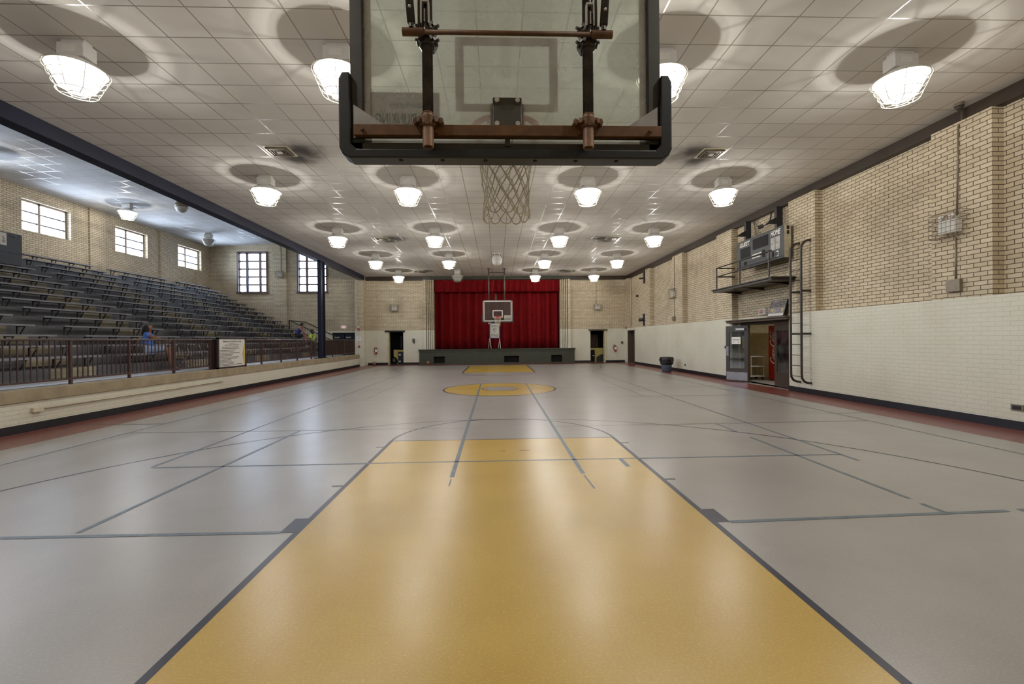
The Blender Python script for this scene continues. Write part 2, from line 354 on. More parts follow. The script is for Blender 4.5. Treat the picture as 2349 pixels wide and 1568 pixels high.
def text(s, size, mat, parent, o, ux, uy, name='lettering', width=None, bold=0.0, shear=0.0, depth=0.002, align='LEFT', loc=None):
    cu = bpy.data.curves.new(name, 'FONT'); cu.body = s; cu.size = size; cu.shear = shear; cu.offset = bold; cu.align_x = align; cu.resolution_u = 4
    t = bpy.data.objects.new(name, cu); COL.objects.link(t); dg = bpy.context.evaluated_depsgraph_get()
    me = bpy.data.meshes.new_from_object(t.evaluated_get(dg)); bpy.data.objects.remove(t); bpy.data.curves.remove(cu)
    xs = [v.co.x for v in me.vertices]; k = 1.0
    if width and xs: k = width / (max(xs) - min(xs))
    ux, uy = Vector(ux), Vector(uy); n = ux.cross(uy); b = Vector(parent['_o']) if parent else Vector((0,0,0)); o = Vector(o)
    for v in me.vertices: v.co = o + ux*v.co.x*k + uy*v.co.y + n*depth - b
    me.name = name; me.materials.clear(); me.materials.append(mat)
    ob = bpy.data.objects.new(name, me); COL.objects.link(ob)
    if parent: ob.parent = parent
    return ob
def wall(mb, axis, plane, back, u0, u1, z0, z1, holes, rev=True):
    us = sorted({u0, u1, *[h[0] for h in holes], *[h[1] for h in holes]}); zs = sorted({z0, z1, *[h[2] for h in holes], *[h[3] for h in holes]})
    P = (lambda u, z, d: (d, u, z)) if axis == 'x' else (lambda u, z, d: (u, d, z))
    for a, b in zip(us, us[1:]):
        for c, d in zip(zs, zs[1:]):
            if any(h[0] <= a and b <= h[1] and h[2] <= c and d <= h[3] for h in holes): continue
            mb.quad(P(a,c,plane), P(b,c,plane), P(b,d,plane), P(a,d,plane)); mb.quad(P(a,c,back), P(b,c,back), P(b,d,back), P(a,d,back))
    for h in holes:
        a, b, c, d = h
        mb.quad(P(a,c,plane),P(a,d,plane),P(a,d,back),P(a,c,back)); mb.quad(P(b,c,plane),P(b,d,plane),P(b,d,back),P(b,c,back))
        mb.quad(P(a,d,plane),P(b,d,plane),P(b,d,back),P(a,d,back)); mb.quad(P(a,c,plane),P(b,c,plane),P(b,c,back),P(a,c,back))
    return mb

# ------------------------------------------------------------------ setting: floor with its court markings
XR, XREC, YF, YB, ZC = 8.93, 9.15, 30.2, -3.0, 6.0
floor = struct(MB().box(-19.4, 12.2, -3.3, 33.5, -0.12, 0.0).build('floor', M['floor']))
ZL = [0.0012]
def strip(name, pts, w, mat, z=0.0016):
    mb = MB(); pts = [Vector((p[0], p[1], 0)) for p in pts]; n = len(pts); L_, R_ = [], []
    for i in range(n):
        t = (pts[min(i+1,n-1)] - pts[max(i-1,0)]).normalized(); s = Vector((-t.y, t.x, 0))*w/2
        L_.append(pts[i]+s); R_.append(pts[i]-s)
    for i in range(n-1): mb.quad(*[(q.x, q.y, z) for q in (L_[i], R_[i], R_[i+1], L_[i+1])])
    return mb.build(name, mat, floor)
def arc(cx, cy, r, a0, a1, n=64): return [(cx+r*math.cos(math.radians(a0+(a1-a0)*k/n)), cy+r*math.sin(math.radians(a0+(a1-a0)*k/n))) for k in range(n+1)]
def disc(name, cx, cy, r, mat, z, r0=0):
    mb = MB(); n = 72
    if r0 == 0: mb.bm.faces.new([mb.bm.verts.new((cx+r*math.cos(2*PI*k/n), cy+r*math.sin(2*PI*k/n), z)) for k in range(n)])
    else:
        for k in range(n):
            a, b = 2*PI*k/n, 2*PI*(k+1)/n
            mb.quad(*[(cx+q*math.cos(t), cy+q*math.sin(t), z) for q, t in ((r0,a),(r,a),(r,b),(r0,b))])
    return mb.build(name, mat, floor)
for nm, x0, x1 in (('painted_border', -8.8, -7.66), ('painted_border', 7.87, 8.93)): MB().quad((x0,-3,.0008),(x1,-3,.0008),(x1,30.2,.0008),(x0,30.2,.0008)).build(nm, M['red_border'], floor)
MB().quad((-7.66,28.6,.0008),(7.87,28.6,.0008),(7.87,30.2,.0008),(-7.66,30.2,.0008)).build('painted_border', M['red_border'], floor)
KX, KH = 0.09, 1.81
for (y0, y1, cy, a0) in ((1.38, 7.17, 7.17, 0), (22.0, 27.8, 22.0, 180)):
    MB().quad((KX-KH,y0,.001),(KX+KH,y0,.001),(KX+KH,y1,.001),(KX-KH,y1,.001)).build('painted_key', M['yellow'], floor)
    for s in (-1, 1): strip('key_line', [(KX+s*1.815, y0), (KX+s*1.815, y1)], 0.055, M['line_dark'], .0014)
    strip('key_line', [(KX-1.84, cy), (KX+1.84, cy)], 0.03, M['line_dark'], .0014)
    strip('free_throw_arc', arc(KX, cy, 1.82, a0, a0+180), 0.04, M['line_dark'], .0015)
for (cy, a0, yb) in ((2.95, 0, 1.38), (26.25, 180, 27.8)):
    strip('three_point_line', arc(KX, cy, 6.02, a0+2, a0+178, 96), 0.035, M['line_dark'], .0013)
for s in (-1, 1):
    for y, ln in ((6.77, .12), (5.88, .12), (4.98, .12)): strip('lane_mark', [(KX+s*1.84, y), (KX+s*(1.84+ln), y)], 0.05, M['line_dark'], .0015)
    MB().quad((KX+s*1.84,3.79,.0015),(KX+s*1.96,3.79,.0015),(KX+s*1.96,4.09,.0015),(KX+s*1.84,4.09,.0015)).build('lane_block', M['line_dark'], floor)
    for y in (22.9, 24.0): strip('lane_mark', [(KX+s*1.84, y), (KX+s*2.0, y)], 0.05, M['line_dark'], .0015)
disc('centre_circle', 0.08, 14.58, 1.83, M['yellow'], .0010); disc('centre_circle_line', 0.08, 14.58, 1.88, M['line_dark'], .0012, 1.82)
disc('centre_spot', 0.10, 14.62, 0.58, M['floor'], .0014); disc('centre_spot_line', 0.10, 14.62, 0.61, M['red_border'], .0016, 0.575)
for a, b in (((-6.76,14.6),(-1.8,14.55)), ((1.95,14.5),(7.8,14.5)), ((-1.8,14.55),(1.95,14.5))): strip('halfway_line', [a, b], 0.03, M['line_thin'], .0018)
for pts, w, m in (([(-6.73,1.4),(-6.73,27.8)], .035, 'tape'), ([(7.17,1.4),(7.17,27.8)], .035, 'tape'), ([(-6.73,27.8),(7.17,27.8)], .03, 'line_thin'),
    ([(-9.0,3.88),(-1.87,3.80)], .05, 'tape'), ([(2.05,3.79),(3.2,3.83),(4.72,3.88)], .05, 'tape'), ([(4.84,3.89),(6.5,3.94)], .05, 'tape'), ([(-3.63,3.89),(-3.62,8.12)], .05, 'tape'),
    ([(-4.55,5.9),(-4.72,23.94)], .045, 'tape'), ([(-4.52,5.88),(4.74,5.88)], .04, 'tape'), ([(4.9,22.65),(4.74,5.57)], .045, 'tape'), ([(4.15,8.16),(4.14,7.35)], .04, 'tape'), ([(4.13,7.0),(4.12,4.23)], .045, 'tape'),
    ([(4.11,4.1),(4.12,3.88)], .045, 'tape'), ([(-0.60,16.3),(-0.57,9.0),(-0.55,5.21)], .055, 'tape'), ([(-0.55,5.15),(-0.55,4.9)], .018, 'tape'), ([(1.07,16.3),(1.03,5.25)], .055, 'tape'), ([(1.03,5.2),(1.05,4.72)], .022, 'tape'),
    ([(-3.68,12.18),(-3.70,17.0)], .03, 'line_thin'), ([(4.19,17.4),(4.16,12.27)], .035, 'tape'), ([(-6.47,12.23),(-0.6,12.0)], .03, 'line_thin'), ([(1.22,12.2),(7.16,12.2)], .03, 'line_thin'),
    ([(-6.71,8.2),(-0.62,8.12)], .03, 'line_thin'), ([(1.09,8.13),(7.16,8.2)], .03, 'line_thin'), ([(-8.4,9.1),(-6.74,9.06)], .03, 'line_dark'), ([(6.94,9.04),(7.86,9.06)], .03, 'line_thin'), ([(1.66,5.86),(1.66,5.5)], .06, 'tape'),
    ([(0.02,6.4),(0.12,6.4)], .02, 'rust'), ([(0.32,6.42),(0.47,6.42)], .02, 'rust')):
    strip('tape_line', pts, w, M[m], .0022)

# ------------------------------------------------------------------ setting: ceilings, walls, beams
struct(MB().box(-8.95, 9.3, YB, YF+.1, ZC, ZC+.15).build('ceiling', M['ceil']))
def zw(x): return 8.02 + (x + 19.05) * 0.05
struct(MB().prism([(-19.3,YB,zw(-19.3)),(-8.8,YB,zw(-8.8)),(-8.8,YB,zw(-8.8)+.15),(-19.3,YB,zw(-19.3)+.15)], (0,33.1,0)).build('ceiling_stands', M['ceil_wing']))
struct(MB().box(-8.94, -8.84, YB, 29.9, ZC+.0, 8.7).build('wall_upper', M['brick']))
struct(MB().box(-9.12, -8.8, YB, 29.55, 5.70, 6.0).build('trim_1', M['beam_blue']))
mb = MB(); mb.box(9.03, 9.3, YB, YF, 5.73, 6.0); mb.box(8.99, 9.05, YB, YF, 5.735, 5.77)
struct(mb.build('trim_2', M['beam']))
mb = MB(); mb.box(-8.87, -4.95, 29.98, 30.25, 5.74, 6.0); mb.box(5.05, 9.1, 29.98, 30.25, 5.74, 6.0)
struct(mb.build('trim_3', M['beam']))
mb = MB(); mb.box(-4.98, 5.1, 29.9, 30.3, 5.78, 6.0)
for k in range(3): mb.box(-4.6+.1*k, 4.7-.1*k, 29.84-.02*k, 30.3, 5.93-.055*k, 5.955-.055*k)
struct(mb.build('trim_4', M['green_dark']))
# east wall: recessed brick with pilasters over a painted lower wall
mb = MB(); wall(mb, 'x', XREC, 9.42, YB, YF+.1, 0, 6.0, [(13.12, 15.95, 0, 2.14), (28.03, 29.4, 0, 2.17)])
for a, b in ((YB, 13.05), (16.27, 28.03), (29.4, YF+.05)): mb.box(XR, XREC+.01, a, b, 0, 2.35)
mb.box(XR, XREC+.01, 28.03, 29.4, 2.17, 2.35)
for a, b in ((3.1, 4.2), (7.56, 8.66), (11.93, 13.05), (16.27, 17.42), (20.68, 21.86), (25.15, 26.28), (29.45, YF+.05)): mb.box(XR, XREC+.01, a, b, 2.35, 5.74)
struct(mb.build('wall_right', M['brick']))
mb = MB(); wall(mb, 'y', YF, YF+.35, -8.9, 9.45, 0, 6.0, [(-7.43, -6.4, 0, 2.25), (6.52, 7.55, 0, 2.22), (-4.28, 4.40, 1.0, 5.8)])
mb.box(-8.87, -8.15, YF-.06, YF, 0, 5.74); mb.box(-5.75, -4.98, YF-.03, YF, 0, 5.74); mb.box(5.1, 5.8, YF-.03, YF, 0, 5.74); mb.box(8.25, 8.95, YF-.06, YF, 0, 5.74)
struct(mb.build('wall_far', M['brick']))
# proscenium: fluted brick jambs
for s, x0, x1 in ((1, -4.98, -4.28), (-1, 5.1, 4.40)):
    mb = MB(); w = (x1 - x0)
    mb.box(min(x0, x0+.26*w), max(x0, x0+.26*w), YF-.26, YF, 0.98, 5.8)
    for k in range(4):
        a = x0 + w*(.33 + .17*k); b = a + w*.105; mb.box(min(a,b), max(a,b), YF-.24+.05*k, YF+.2, 0.98, 5.8)
    mb.box(min(x0,x1), max(x0,x1), YF+.08, YF+.2, 0.98, 5.8)
    struct(mb.build('trim_5' if s == 1 else 'trim_6', M['brick']))
# north-west wing: window wall, end wall, back wall, corner pilaster
WY = [(18.28, 20.32), (22.6, 24.63), (26.92, 28.97), (13.95, 16.0), (9.6, 11.65), (5.25, 7.3)]
mb = MB(); wall(mb, 'x', -19.05, -19.4, YB, 30.2, 0, 8.2, [(a, b, 6.27, 7.55) for a, b in WY])
for a, b in ((21.15, 21.9), (25.46, 26.2), (16.8, 17.55), (12.5, 13.2)): mb.box(-19.06, -18.97, a, b, 0, 8.1)
struct(mb.build('wall_left', M['brick']))
WX = [(-17.28, -15.36), (-13.32, -11.4)]
mb = MB(); wall(mb, 'y', 29.9, 30.25, -19.3, -8.9, 0, 8.8, [(a, b, 4.98, 7.65) for a, b in WX] + [(-11.1, -9.5, 0, 2.22)])
mb.box(-14.95, -14.05, 29.8, 29.9, 0, 8.4)
struct(mb.build('wall_stands_end', M['brick']))
struct(MB().box(-9.45, -8.87, 29.5, 30.2, 0, 5.95).build('trim_7', M['brick']))
struct(MB().box(-19.4, 9.4, YB-.2, YB, 0, 8.7).build('wall_back', M['brick']))
# low front wall of the stands with its concrete cap
struct(MB().box(-9.12, -8.8, YB, 28.3, 0, 0.56).build('wall_front_of_stands', M['brick_paint']))
struct(MB().box(-9.2, -8.77, YB, 28.3, 0.555, 0.79).build('trim_8', M['concrete'], bevel=.012))
for nm, bx in (('baseboard_left', [(-8.8, -8.775, YB, 28.3)]), ('baseboard_right', [(8.905, 8.93, YB, 13.05), (8.905, 8.93, 16.27, 28.0)]), ('baseboard_far', [(-8.8, -7.43, 30.11, 30.15), (-6.4, -5.3, 30.14, 30.2), (5.37, 6.5, 30.14, 30.2), (7.56, 8.9, 30.1, 30.14)])):
    mb = MB()
    for a in bx: mb.box(*a, 0, 0.15)
    struct(mb.build(nm, M['black']))
# windows
def window(n, axis, a, b, z0, z1, plane, fm, mull, rows, dirty=None, sill=False):
    P = (lambda u, z, d: (d, u, z)) if axis == 'x' else (lambda u, z, d: (u, d, z))
    o = bpy.data.objects.new('window_%d' % n, None); COL.objects.link(o); o['_o'] = [0, 0, 0]; struct(o)
    def bx(mb, u0, u1, q0, q1, d0, d1):
        p, q = P(u0, q0, d0), P(u1, q1, d1); mb.box(min(p[0],q[0]), max(p[0],q[0]), min(p[1],q[1]), max(p[1],q[1]), min(p[2],q[2]), max(p[2],q[2]))
    mb = MB(); t = 0.06
    for u0, u1, q0, q1 in ((a, a+t, z0, z1), (b-t, b, z0, z1), (a, b, z0, z0+t), (a, b, z1-t, z1)): bx(mb, u0, u1, q0, q1, plane-.05, plane+.05)
    for u, w in mull: bx(mb, u-w/2, u+w/2, z0, z1, plane-.05, plane+.05)
    mb.build('window_frame', fm, o)
    mb = MB()
    for q in rows: h_ = .024 if axis == 'x' else .042; bx(mb, a+t, b-t, q-h_, q+h_, plane-.03, plane+.03)
    mb.build('glazing_bar', M['iron'] if axis == 'x' else fm, o)
    xs = [a+t] + [m_[0] for m_ in mull] + [b-t]
    for i, (u0, u1) in enumerate(zip(xs, xs[1:])):
        mb = MB(); bx(mb, u0, u1, z0+t, z1-t, plane-.003, plane+.003); mb.build('window_pane', M['glass_dirty'] if dirty == i else M['glass_win'], o)
    if sill:
        mb = MB(); mb.box(a-.08, b+.08, 29.78, 29.95, z0-.09, z0); mb.build('window_sill', fm, o); mb = MB()
        mb.box(a-.03, a+.05, 29.84, 29.92, z0, z1+.05); mb.box(b-.05, b+.03, 29.84, 29.92, z0, z1+.05); mb.box(a-.03, b+.03, 29.84, 29.92, z1, z1+.05); mb.build('window_trim', fm, o)
    return o
k = 0
for a, b in WY:
    k += 1; window(k, 'x', a, b, 6.27, 7.55, -19.3, M['win_frame_light'], [((a+b)/2-.15, .1)], [6.68, 7.1])
for i, (a, b) in enumerate(WX):
    k += 1; window(k, 'y', a, b, 4.98, 7.65, 30.05, M['win_frame'], [(a+.55, .14), (b-.5, .14)], [5.50, 6.03, 6.56, 7.08], 1 if i == 0 else None, True)
for i, (cx, cy, cz, sx, sy, rot) in enumerate([(-19.36, (a+b)/2, 6.91, 2.05, 1.28, (0, -PI/2, 0)) for a, b in WY] + [((a+b)/2, 30.22, 6.31, 1.92, 2.67, (-PI/2, 0, 0)) for a, b in WX]):
    ld = bpy.data.lights.new('window_portal', 'AREA'); ld.shape = 'RECTANGLE'; ld.cycles.is_portal = True
    ld.size, ld.size_y = (sy, sx) if i < len(WY) else (sx, sy)
    lo = bpy.data.objects.new('window_portal', ld); COL.objects.link(lo); lo.location = (cx, cy, cz); lo.rotation_euler = rot

# ------------------------------------------------------------------ rooms beyond the doorways
def room(name, x0, x1, y0, y1, z1, mat, open_side):
    mb = MB()
    if open_side != 'x0': mb.box(x0-.05, x0, y0, y1, 0, z1)
    if open_side != 'x1': mb.box(x1, x1+.05, y0, y1, 0, z1)
    if open_side != 'y0': mb.box(x0, x1, y0-.05, y0, 0, z1)
    if open_side != 'y1': mb.box(x0, x1, y1, y1+.05, 0, z1)
    mb.box(x0, x1, y0, y1, z1, z1+.05); return struct(mb.build(name, mat))
room('wall_lobby', 9.42, 12.0, 12.2, 17.35, 2.6, M['cream'], 'x0')
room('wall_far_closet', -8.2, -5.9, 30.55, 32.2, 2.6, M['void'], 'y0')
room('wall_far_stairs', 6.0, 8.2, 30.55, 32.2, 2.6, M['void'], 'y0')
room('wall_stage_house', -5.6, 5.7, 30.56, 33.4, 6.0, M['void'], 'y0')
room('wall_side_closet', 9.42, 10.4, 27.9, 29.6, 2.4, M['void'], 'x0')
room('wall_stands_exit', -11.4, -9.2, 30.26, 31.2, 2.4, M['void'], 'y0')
# doorway far, beside the stage (with half wall and cabinet)
d = bpy.data.objects.new('door_1', None); COL.objects.link(d); d['_o'] = [0,0,0]; struct(d)
mb = MB(); mb.box(-7.5, -7.38, 30.16, 30.56, 0, 2.25); mb.build('door_frame', M['cream'], d)
MB().box(-7.62, -6.28, 30.1, 30.22, 2.25, 2.34).build('door_lintel', M['black'], d)
MB().box(-7.3, -6.2, 31.2, 31.3, 0, 1.0).build('half_wall', M['yellow_room'], d)
t = thing('storage_cabinet', 'dark blue storage cabinet with two pale labels inside the doorway beside the stage', 'cabinet', (-6.5, 31.0, 0))
MB().box(-6.9, -6.2, 30.85, 31.18, 0, 0.86).build('body', M['door_blue'], t, bevel=.01)
for z in (0.62, 0.16): MB().box(-6.85, -6.73, 30.84, 30.85, z, z+.08).build('label_card', M['pure_white'], t)
mb = MB(); mb.lathe((-7.2, 30.85, 0), [(.02,0),(.2,.02),(.24,.2),(.2,.38),(.08,.5),(.01,.53)], 14, wob=lambda i,k: .02*math.sin(k*2.3+i)); tag(mb.build('black_bag', M['bag'], smooth=True, loc=(-7.2,30.85,0)), 'black lumpy bag on the floor just inside the doorway beside the blue cabinet', 'bag')
mb = MB(); mb.box(-6.98, -6.25, 32.1, 32.16, 1.1, 2.0); tag(mb.build('framed_glass_panel', M['glass_door'], loc=(-6.6,32.1,1.1)), 'dim bluish glass panel deep inside the doorway above the blue cabinet', 'panel')
d = bpy.data.objects.new('door_2', None); COL.objects.link(d); d['_o'] = [0,0,0]; struct(d)
MB().box(7.5, 7.62, 30.16, 30.56, 0, 2.22).build('door_frame', M['cream'], d)
MB().box(6.38, 7.7, 30.1, 30.22, 2.22, 2.31).build('door_lintel', M['ledge'], d)
MB().box(6.3, 7.8, 31.2, 31.3, 0, 0.98).build('half_wall', M['yellow_room'], d)
t = thing('understage_door', 'small dark access door with a white handle inside the far doorway of the fire extinguisher wall', 'door', (6.8, 31.15, 0))
MB().box(6.4, 7.02, 31.1, 31.19, 0, 0.84).build('leaf', M['void'], t); MB().box(6.86, 6.97, 31.06, 31.1, 0.42, 0.47).build('handle', M['pure_white'], t)
tag(MB().box(6.3, 7.45, 31.9, 31.95, 1.0, 1.95).build('wooden_panel', M['wood'], loc=(6.9,31.9,1.0)), 'dim brown wooden panel seen above the half wall in the far doorway', 'panel')
mb = MB(); mb.prism([(7.15,30.9,0),(7.6,30.9,0),(7.6,30.9,.55),(7.4,30.9,.5),(7.15,30.9,.32)], (0,.25,0)); tag(mb.build('dark_crate', M['iron'], loc=(7.4,30.9,0)), 'dark slanted crate on the floor inside the far doorway under the half wall', 'crate')
d = bpy.data.objects.new('door_3', None); COL.objects.link(d); d['_o'] = [0,0,0]; struct(d)
MB().box(9.3, 9.34, 28.05, 29.4, 0, 2.15).build('door_leaf', M['door_dark'], d)
mb = MB(); mb.box(8.9, 9.4, 28.0, 28.06, 0, 2.2); mb.box(8.9, 9.4, 29.36, 29.42, 0, 2.2); mb.box(8.9, 9.4, 28.0, 29.42, 2.15, 2.2); mb.build('door_frame', M['ledge'], d)
# stands exit: navy double doors
d = bpy.data.objects.new('door_4', None); COL.objects.link(d); d['_o'] = [0,0,0]; struct(d)
for a, b in ((-11.05, -10.32), (-10.28, -9.55)):
    lf = MB().box(a, b, 30.0, 30.06, 0.02, 2.15).build('door_leaf', M['door_blue'], d)
    MB().box(a+.08, a+.42, 29.95, 30.0, 1.86, 1.94).build('door_closer', M['bolt'], lf); MB().box(a+.05, b-.05, 29.94, 30.0, 0.98, 1.04).build('push_bar', M['iron'], lf)
MB().box(-11.1, -9.5, 29.95, 30.1, 2.15, 2.22).build('door_frame', M['black'], d)

# ------------------------------------------------------------------ east double doors, ledge, vending machine, cart
d = bpy.data.objects.new('door_5', None); COL.objects.link(d); d['_o'] = [0,0,0]; struct(d)
mb = MB(); mb.box(9.09, 9.16, 15.49, 15.98, 0, 2.14); mb.box(9.08, 9.42, 13.05, 13.16, 0, 2.14); mb.box(9.08, 9.42, 13.05, 15.98, 2.08, 2.16); mb.build('door_frame', M['door_dark'], d)
def leaf(a, b, name_paper=False):
    a, b = Vector(a), Vector(b); ax = (b-a).normalized(); w = (b-a).length; ay = Vector((0,0,1)).cross(ax).normalized(); up = Vector((0,0,1))
    if ay.y > 0 or (abs(ay.y) < .2 and ay.x > 0): ay = -ay                      # ay points to the viewer's side
    def bx(mb, u0, u1, z0, z1, d=0, t=.022): mb.obox(a + ax*(u0+u1)/2 + up*(z0+z1)/2 + ay*d, ax, ay, up, (u1-u0)/2, t, (z1-z0)/2); return mb
    mb = MB()
    for q in ((0, .13, .03, 2.06), (w-.13, w, .03, 2.06), (.13, w-.13, 1.84, 2.06), (.13, w-.13, .03, .5)): bx(mb, *q)
    lf = mb.build('door_leaf', M['door_dark'], d)
    bx(MB(), .13, w-.13, .5, 1.84, 0, .006).build('glass_pane', M['glass_door'], lf)
    bx(MB(), .02, w-.02, .06, .36, .024, .004).build('kick_plate', M['steel'], lf)
    bx(MB(), .1, .42, 1.9, 1.97, .05, .03).build('door_closer', M['bolt'], lf)
    bx(MB(), w-.11, w-.02, .95, 1.3, .03, .008).build('push_plate', M['steel'], lf)
    return lf, a, ax, ay, up, w
lf, a, ax, ay, up, w = leaf((9.08, 15.48, 0), (8.66, 16.2, 0))
t = thing('paper_notice', 'white printed notice taped to the glass of the open door leaf', 'notice', tuple(a + ax*.5*w + up*1.5 + ay*.03))
c = a + ax*.52*w + up*1.52 + ay*.03
MB().obox(c, ax, ay, up, .17, .002, .13).build('sheet', M['pure_white'], t)
mb = MB()
for z, h in ((.05, .012), (.015, .012), (-.06, .02)):
    for q in range(5 if h < .02 else 2): mb.obox(c + up*z + ax*(-.11+.055*q if h < .02 else -.09+.18*q) + ay*.004, ax, ay, up, .022, .001, h/1.6)
mb.build('notice_lettering', M['ink'], t)
leaf((9.1, 13.17, 0), (9.16, 14.08, 0))
mb = MB(); mb.box(8.80, 9.14, 13.07, 16.25, 2.17, 2.27); mb.box(8.78, 8.925, 12.95, 16.42, 2.17, 2.24); mb.box(8.74, 8.925, 12.92, 16.45, 2.24, 2.275); mb.box(8.925, 9.14, 13.07, 16.25, 2.24, 2.275)
tag(mb.build('door_ledge', M['ledge'], bevel=.008, loc=(8.95,14.7,2.17)), 'dark brown wooden ledge over the open double doors', 'ledge')
t = thing('vending_machine', 'tall red drinks machine with white script lettering behind the double doors', 'vending machine', (10.8, 15.95, 0))
MB().box(10.42, 11.2, 15.48, 16.42, 0.03, 2.07).build('cabinet', M['coke'], t, bevel=.02)
for x in (10.5, 11.1):
    for y in (15.56, 16.34): MB().cyl((x,y,0),(x,y,.04),.03,8).build('foot', M['iron'], t)
def stroke(pts, sc, w):                                                         # script letters as tapering ribbons: u runs up, v runs towards -x
    mb = MB(); o = Vector((10.414, 16.01, 0.66)); P = [o + Vector((0,0,1))*p[0]*sc + Vector((0,1,0))*p[1]*sc for p in pts]
    P2 = []
    for i in range(len(P)-1):
        p0, p1, p2, p3 = P[max(i-1,0)], P[i], P[i+1], P[min(i+2,len(P)-1)]
        for q in range(5):
            s = q/5; P2.append(.5*((2*p1)+(p2-p0)*s+(2*p0-5*p1+4*p2-p3)*s*s+(3*p1-p0-3*p2+p3)*s**3))
    P2.append(P[-1]); n = len(P2)
    for i in range(n-1):
        a_, b_ = P2[i], P2[i+1]; tt = (b_-a_).normalized(); sd = tt.cross(Vector((1,0,0))).normalized()
        wa = w*sc*(.35+.65*abs(tt.z*.4+tt.y*.9)); mb.quad(a_+sd*wa, a_-sd*wa, b_-sd*wa, b_+sd*wa)
    return mb
glyphs = []
def Cap(u): glyphs.append([(u+.62,.80),(u+.70,1.0),(u+.50,1.05),(u+.15,.75),(u-.02,.3),(u+.10,0),(u+.35,.02),(u+.60,.25)])
def rnd(u, k='o'):
    glyphs.append([(u+.30,.50),(u+.12,.48),(u,.22),(u+.08,.02),(u+.26,.06),(u+.36,.32),(u+.30,.50)] if k != 'c' else [(u+.32,.44),(u+.18,.52),(u+.02,.25),(u+.10,.02),(u+.34,.14)])
    if k == 'a': glyphs.append([(u+.36,.48),(u+.30,.15),(u+.36,.02),(u+.50,.14)])
Cap(0); rnd(.72); rnd(1.12,'c'); rnd(1.5,'a'); glyphs.append([(2.02,.30),(2.22,.34)]); Cap(2.3); rnd(3.0); glyphs.append([(3.42,.05),(3.5,.5),(3.72,1.05),(3.66,1.12),(3.5,.6),(3.48,.08),(3.6,.05)]); rnd(3.72,'a')
glyphs.append([(.5,-.02),(1.2,-.25),(2.0,-.15),(2.9,-.22)]); glyphs.append([(2.9,1.02),(3.4,.88),(4.1,1.0),(4.3,.8)])
mbs = MB()
for g in glyphs:
    q = stroke(g, .28, .085); me = bpy.data.meshes.new('tmp'); q.bm.to_mesh(me); q.bm.free(); mbs.bm.from_mesh(me); bpy.data.meshes.remove(me)
mbs.build('script_lettering', M['pure_white'], t)
t = thing('shelf_cart', 'low cream two-shelf wheeled cart parked beside the red drinks machine', 'cart', (10.05, 16.8, 0))
for x in (9.78, 10.28):
    for y in (16.5, 16.95): MB().box(x, x+.035, y, y+.035, .1, .9).build('corner_post', M['cream'], t)
for z in (.12, .5, .88): MB().box(9.76, 10.33, 16.48, 17.0, z, z+.03).build('shelf', M['pure_white'], t)
MB().box(10.05, 10.1, 16.96, 16.99, .12, .9).build('back_post', M['door_dark'], t)
for x in (9.82, 10.26):
    for y in (16.55, 16.95): MB().cyl((x-.015,y,.05),(x+.015,y,.05),.05,12).build('caster', M['iron'], t)
mb = MB(); mb.box(10.0, 10.06, 17.28, 17.35, .95, 1.1); mb.sphere((10.03,17.27,1.0),.035,10); tag(mb.build('door_lock', M['iron'], loc=(10.03,17.3,1.0)), 'small dark lock and knob on the cream lobby wall', 'lock')
ld = bpy.data.lights.new('lobby_fill_light', 'AREA'); ld.size = .6; ld.energy = 32; ld.color = LAMP_COL; lo = bpy.data.objects.new('lobby_fill_light', ld); COL.objects.link(lo); lo.location = (10.9, 14.6, 2.55)  # unseen area light without a fixture, added to brighten the lobby
# framed group photo and exit sign above the ledge
t = thing('framed_photo', 'framed group photograph leaning on the ledge above the double doors', 'picture', (9.05, 13.65, 2.275))
n_ = Vector((-.96,0,.28)); ax = Vector((0,1,0)); upv = Vector((.28,0,.96)); c = Vector((8.98,13.66,2.55))
MB().obox(c, ax, upv, n_, .4, .275, .012).build('frame', M['iron'], t)
MB().obox(c + n_*.014, ax, upv, n_, .375, .25, .002).build('mat_board', M['paper'], t)
MB().obox(c + n_*.017 + upv*.03, ax, upv, n_, .37, .2, .002).build('print', M['photo_print'], t)
for s in (.2, -.28): MB().prism([c + n_*.02 + ax*(s-.05) + upv*-.02, c + n_*.02 + ax*(s+.05) + upv*-.02, c + n_*.02 + ax*(s+.015) + upv*-.12, c + n_*.02 + ax*(s-.015) + upv*-.12], n_*.002).build('print_cup', M['photo_gold'], t)
def exit_sign(x, y, z, facing, label):
    t = thing('exit_sign', label, 'exit sign', (x, y, z))
    if facing == 'x':
        MB().box(x-.07, x, y-.19, y+.19, z-.11, z+.11).build('housing', M['white'], t, bevel=.008)
        MB().box(x-.074, x-.07, y-.12, y+.12, z-.085, z+.085).build('face', M['paper'], t)
        text('EXIT', .16, M['exit_letters'], t, (x-.078, y+.11, z-.058), (0,-1,0), (0,0,1), width=.21, bold=.004)
    else:
        MB().box(x-.2, x+.2, y-.07, y, z-.11, z+.11).build('housing', M['white'], t, bevel=.008)
        MB().box(x-.11, x+.11, y-.075, y-.07, z-.085, z+.085).build('face', M['exit_red'], t)
        text('EXIT', .13, M['pure_white'], t, (x-.09, y-.078, z-.045), (1,0,0), (0,0,1), width=.18)
    return t
exit_sign(9.15, 14.66, 2.51, 'x', 'small white exit sign with red letters above the ledge of the double doors')
mb = MB(); 
for q in range(5): mb.bar((9.0,14.36+.15*q,2.36),(9.0,14.36+.15*q,2.66),.006,.006)
for q in range(3): mb.bar((9.0,14.36,2.36+.15*q),(9.0,14.96,2.36+.15*q),.006,.006)
for y in (14.36,14.96):
    for z in (2.36,2.66): mb.bar((9.0,y,z),(9.14,y,z),.006,.006)
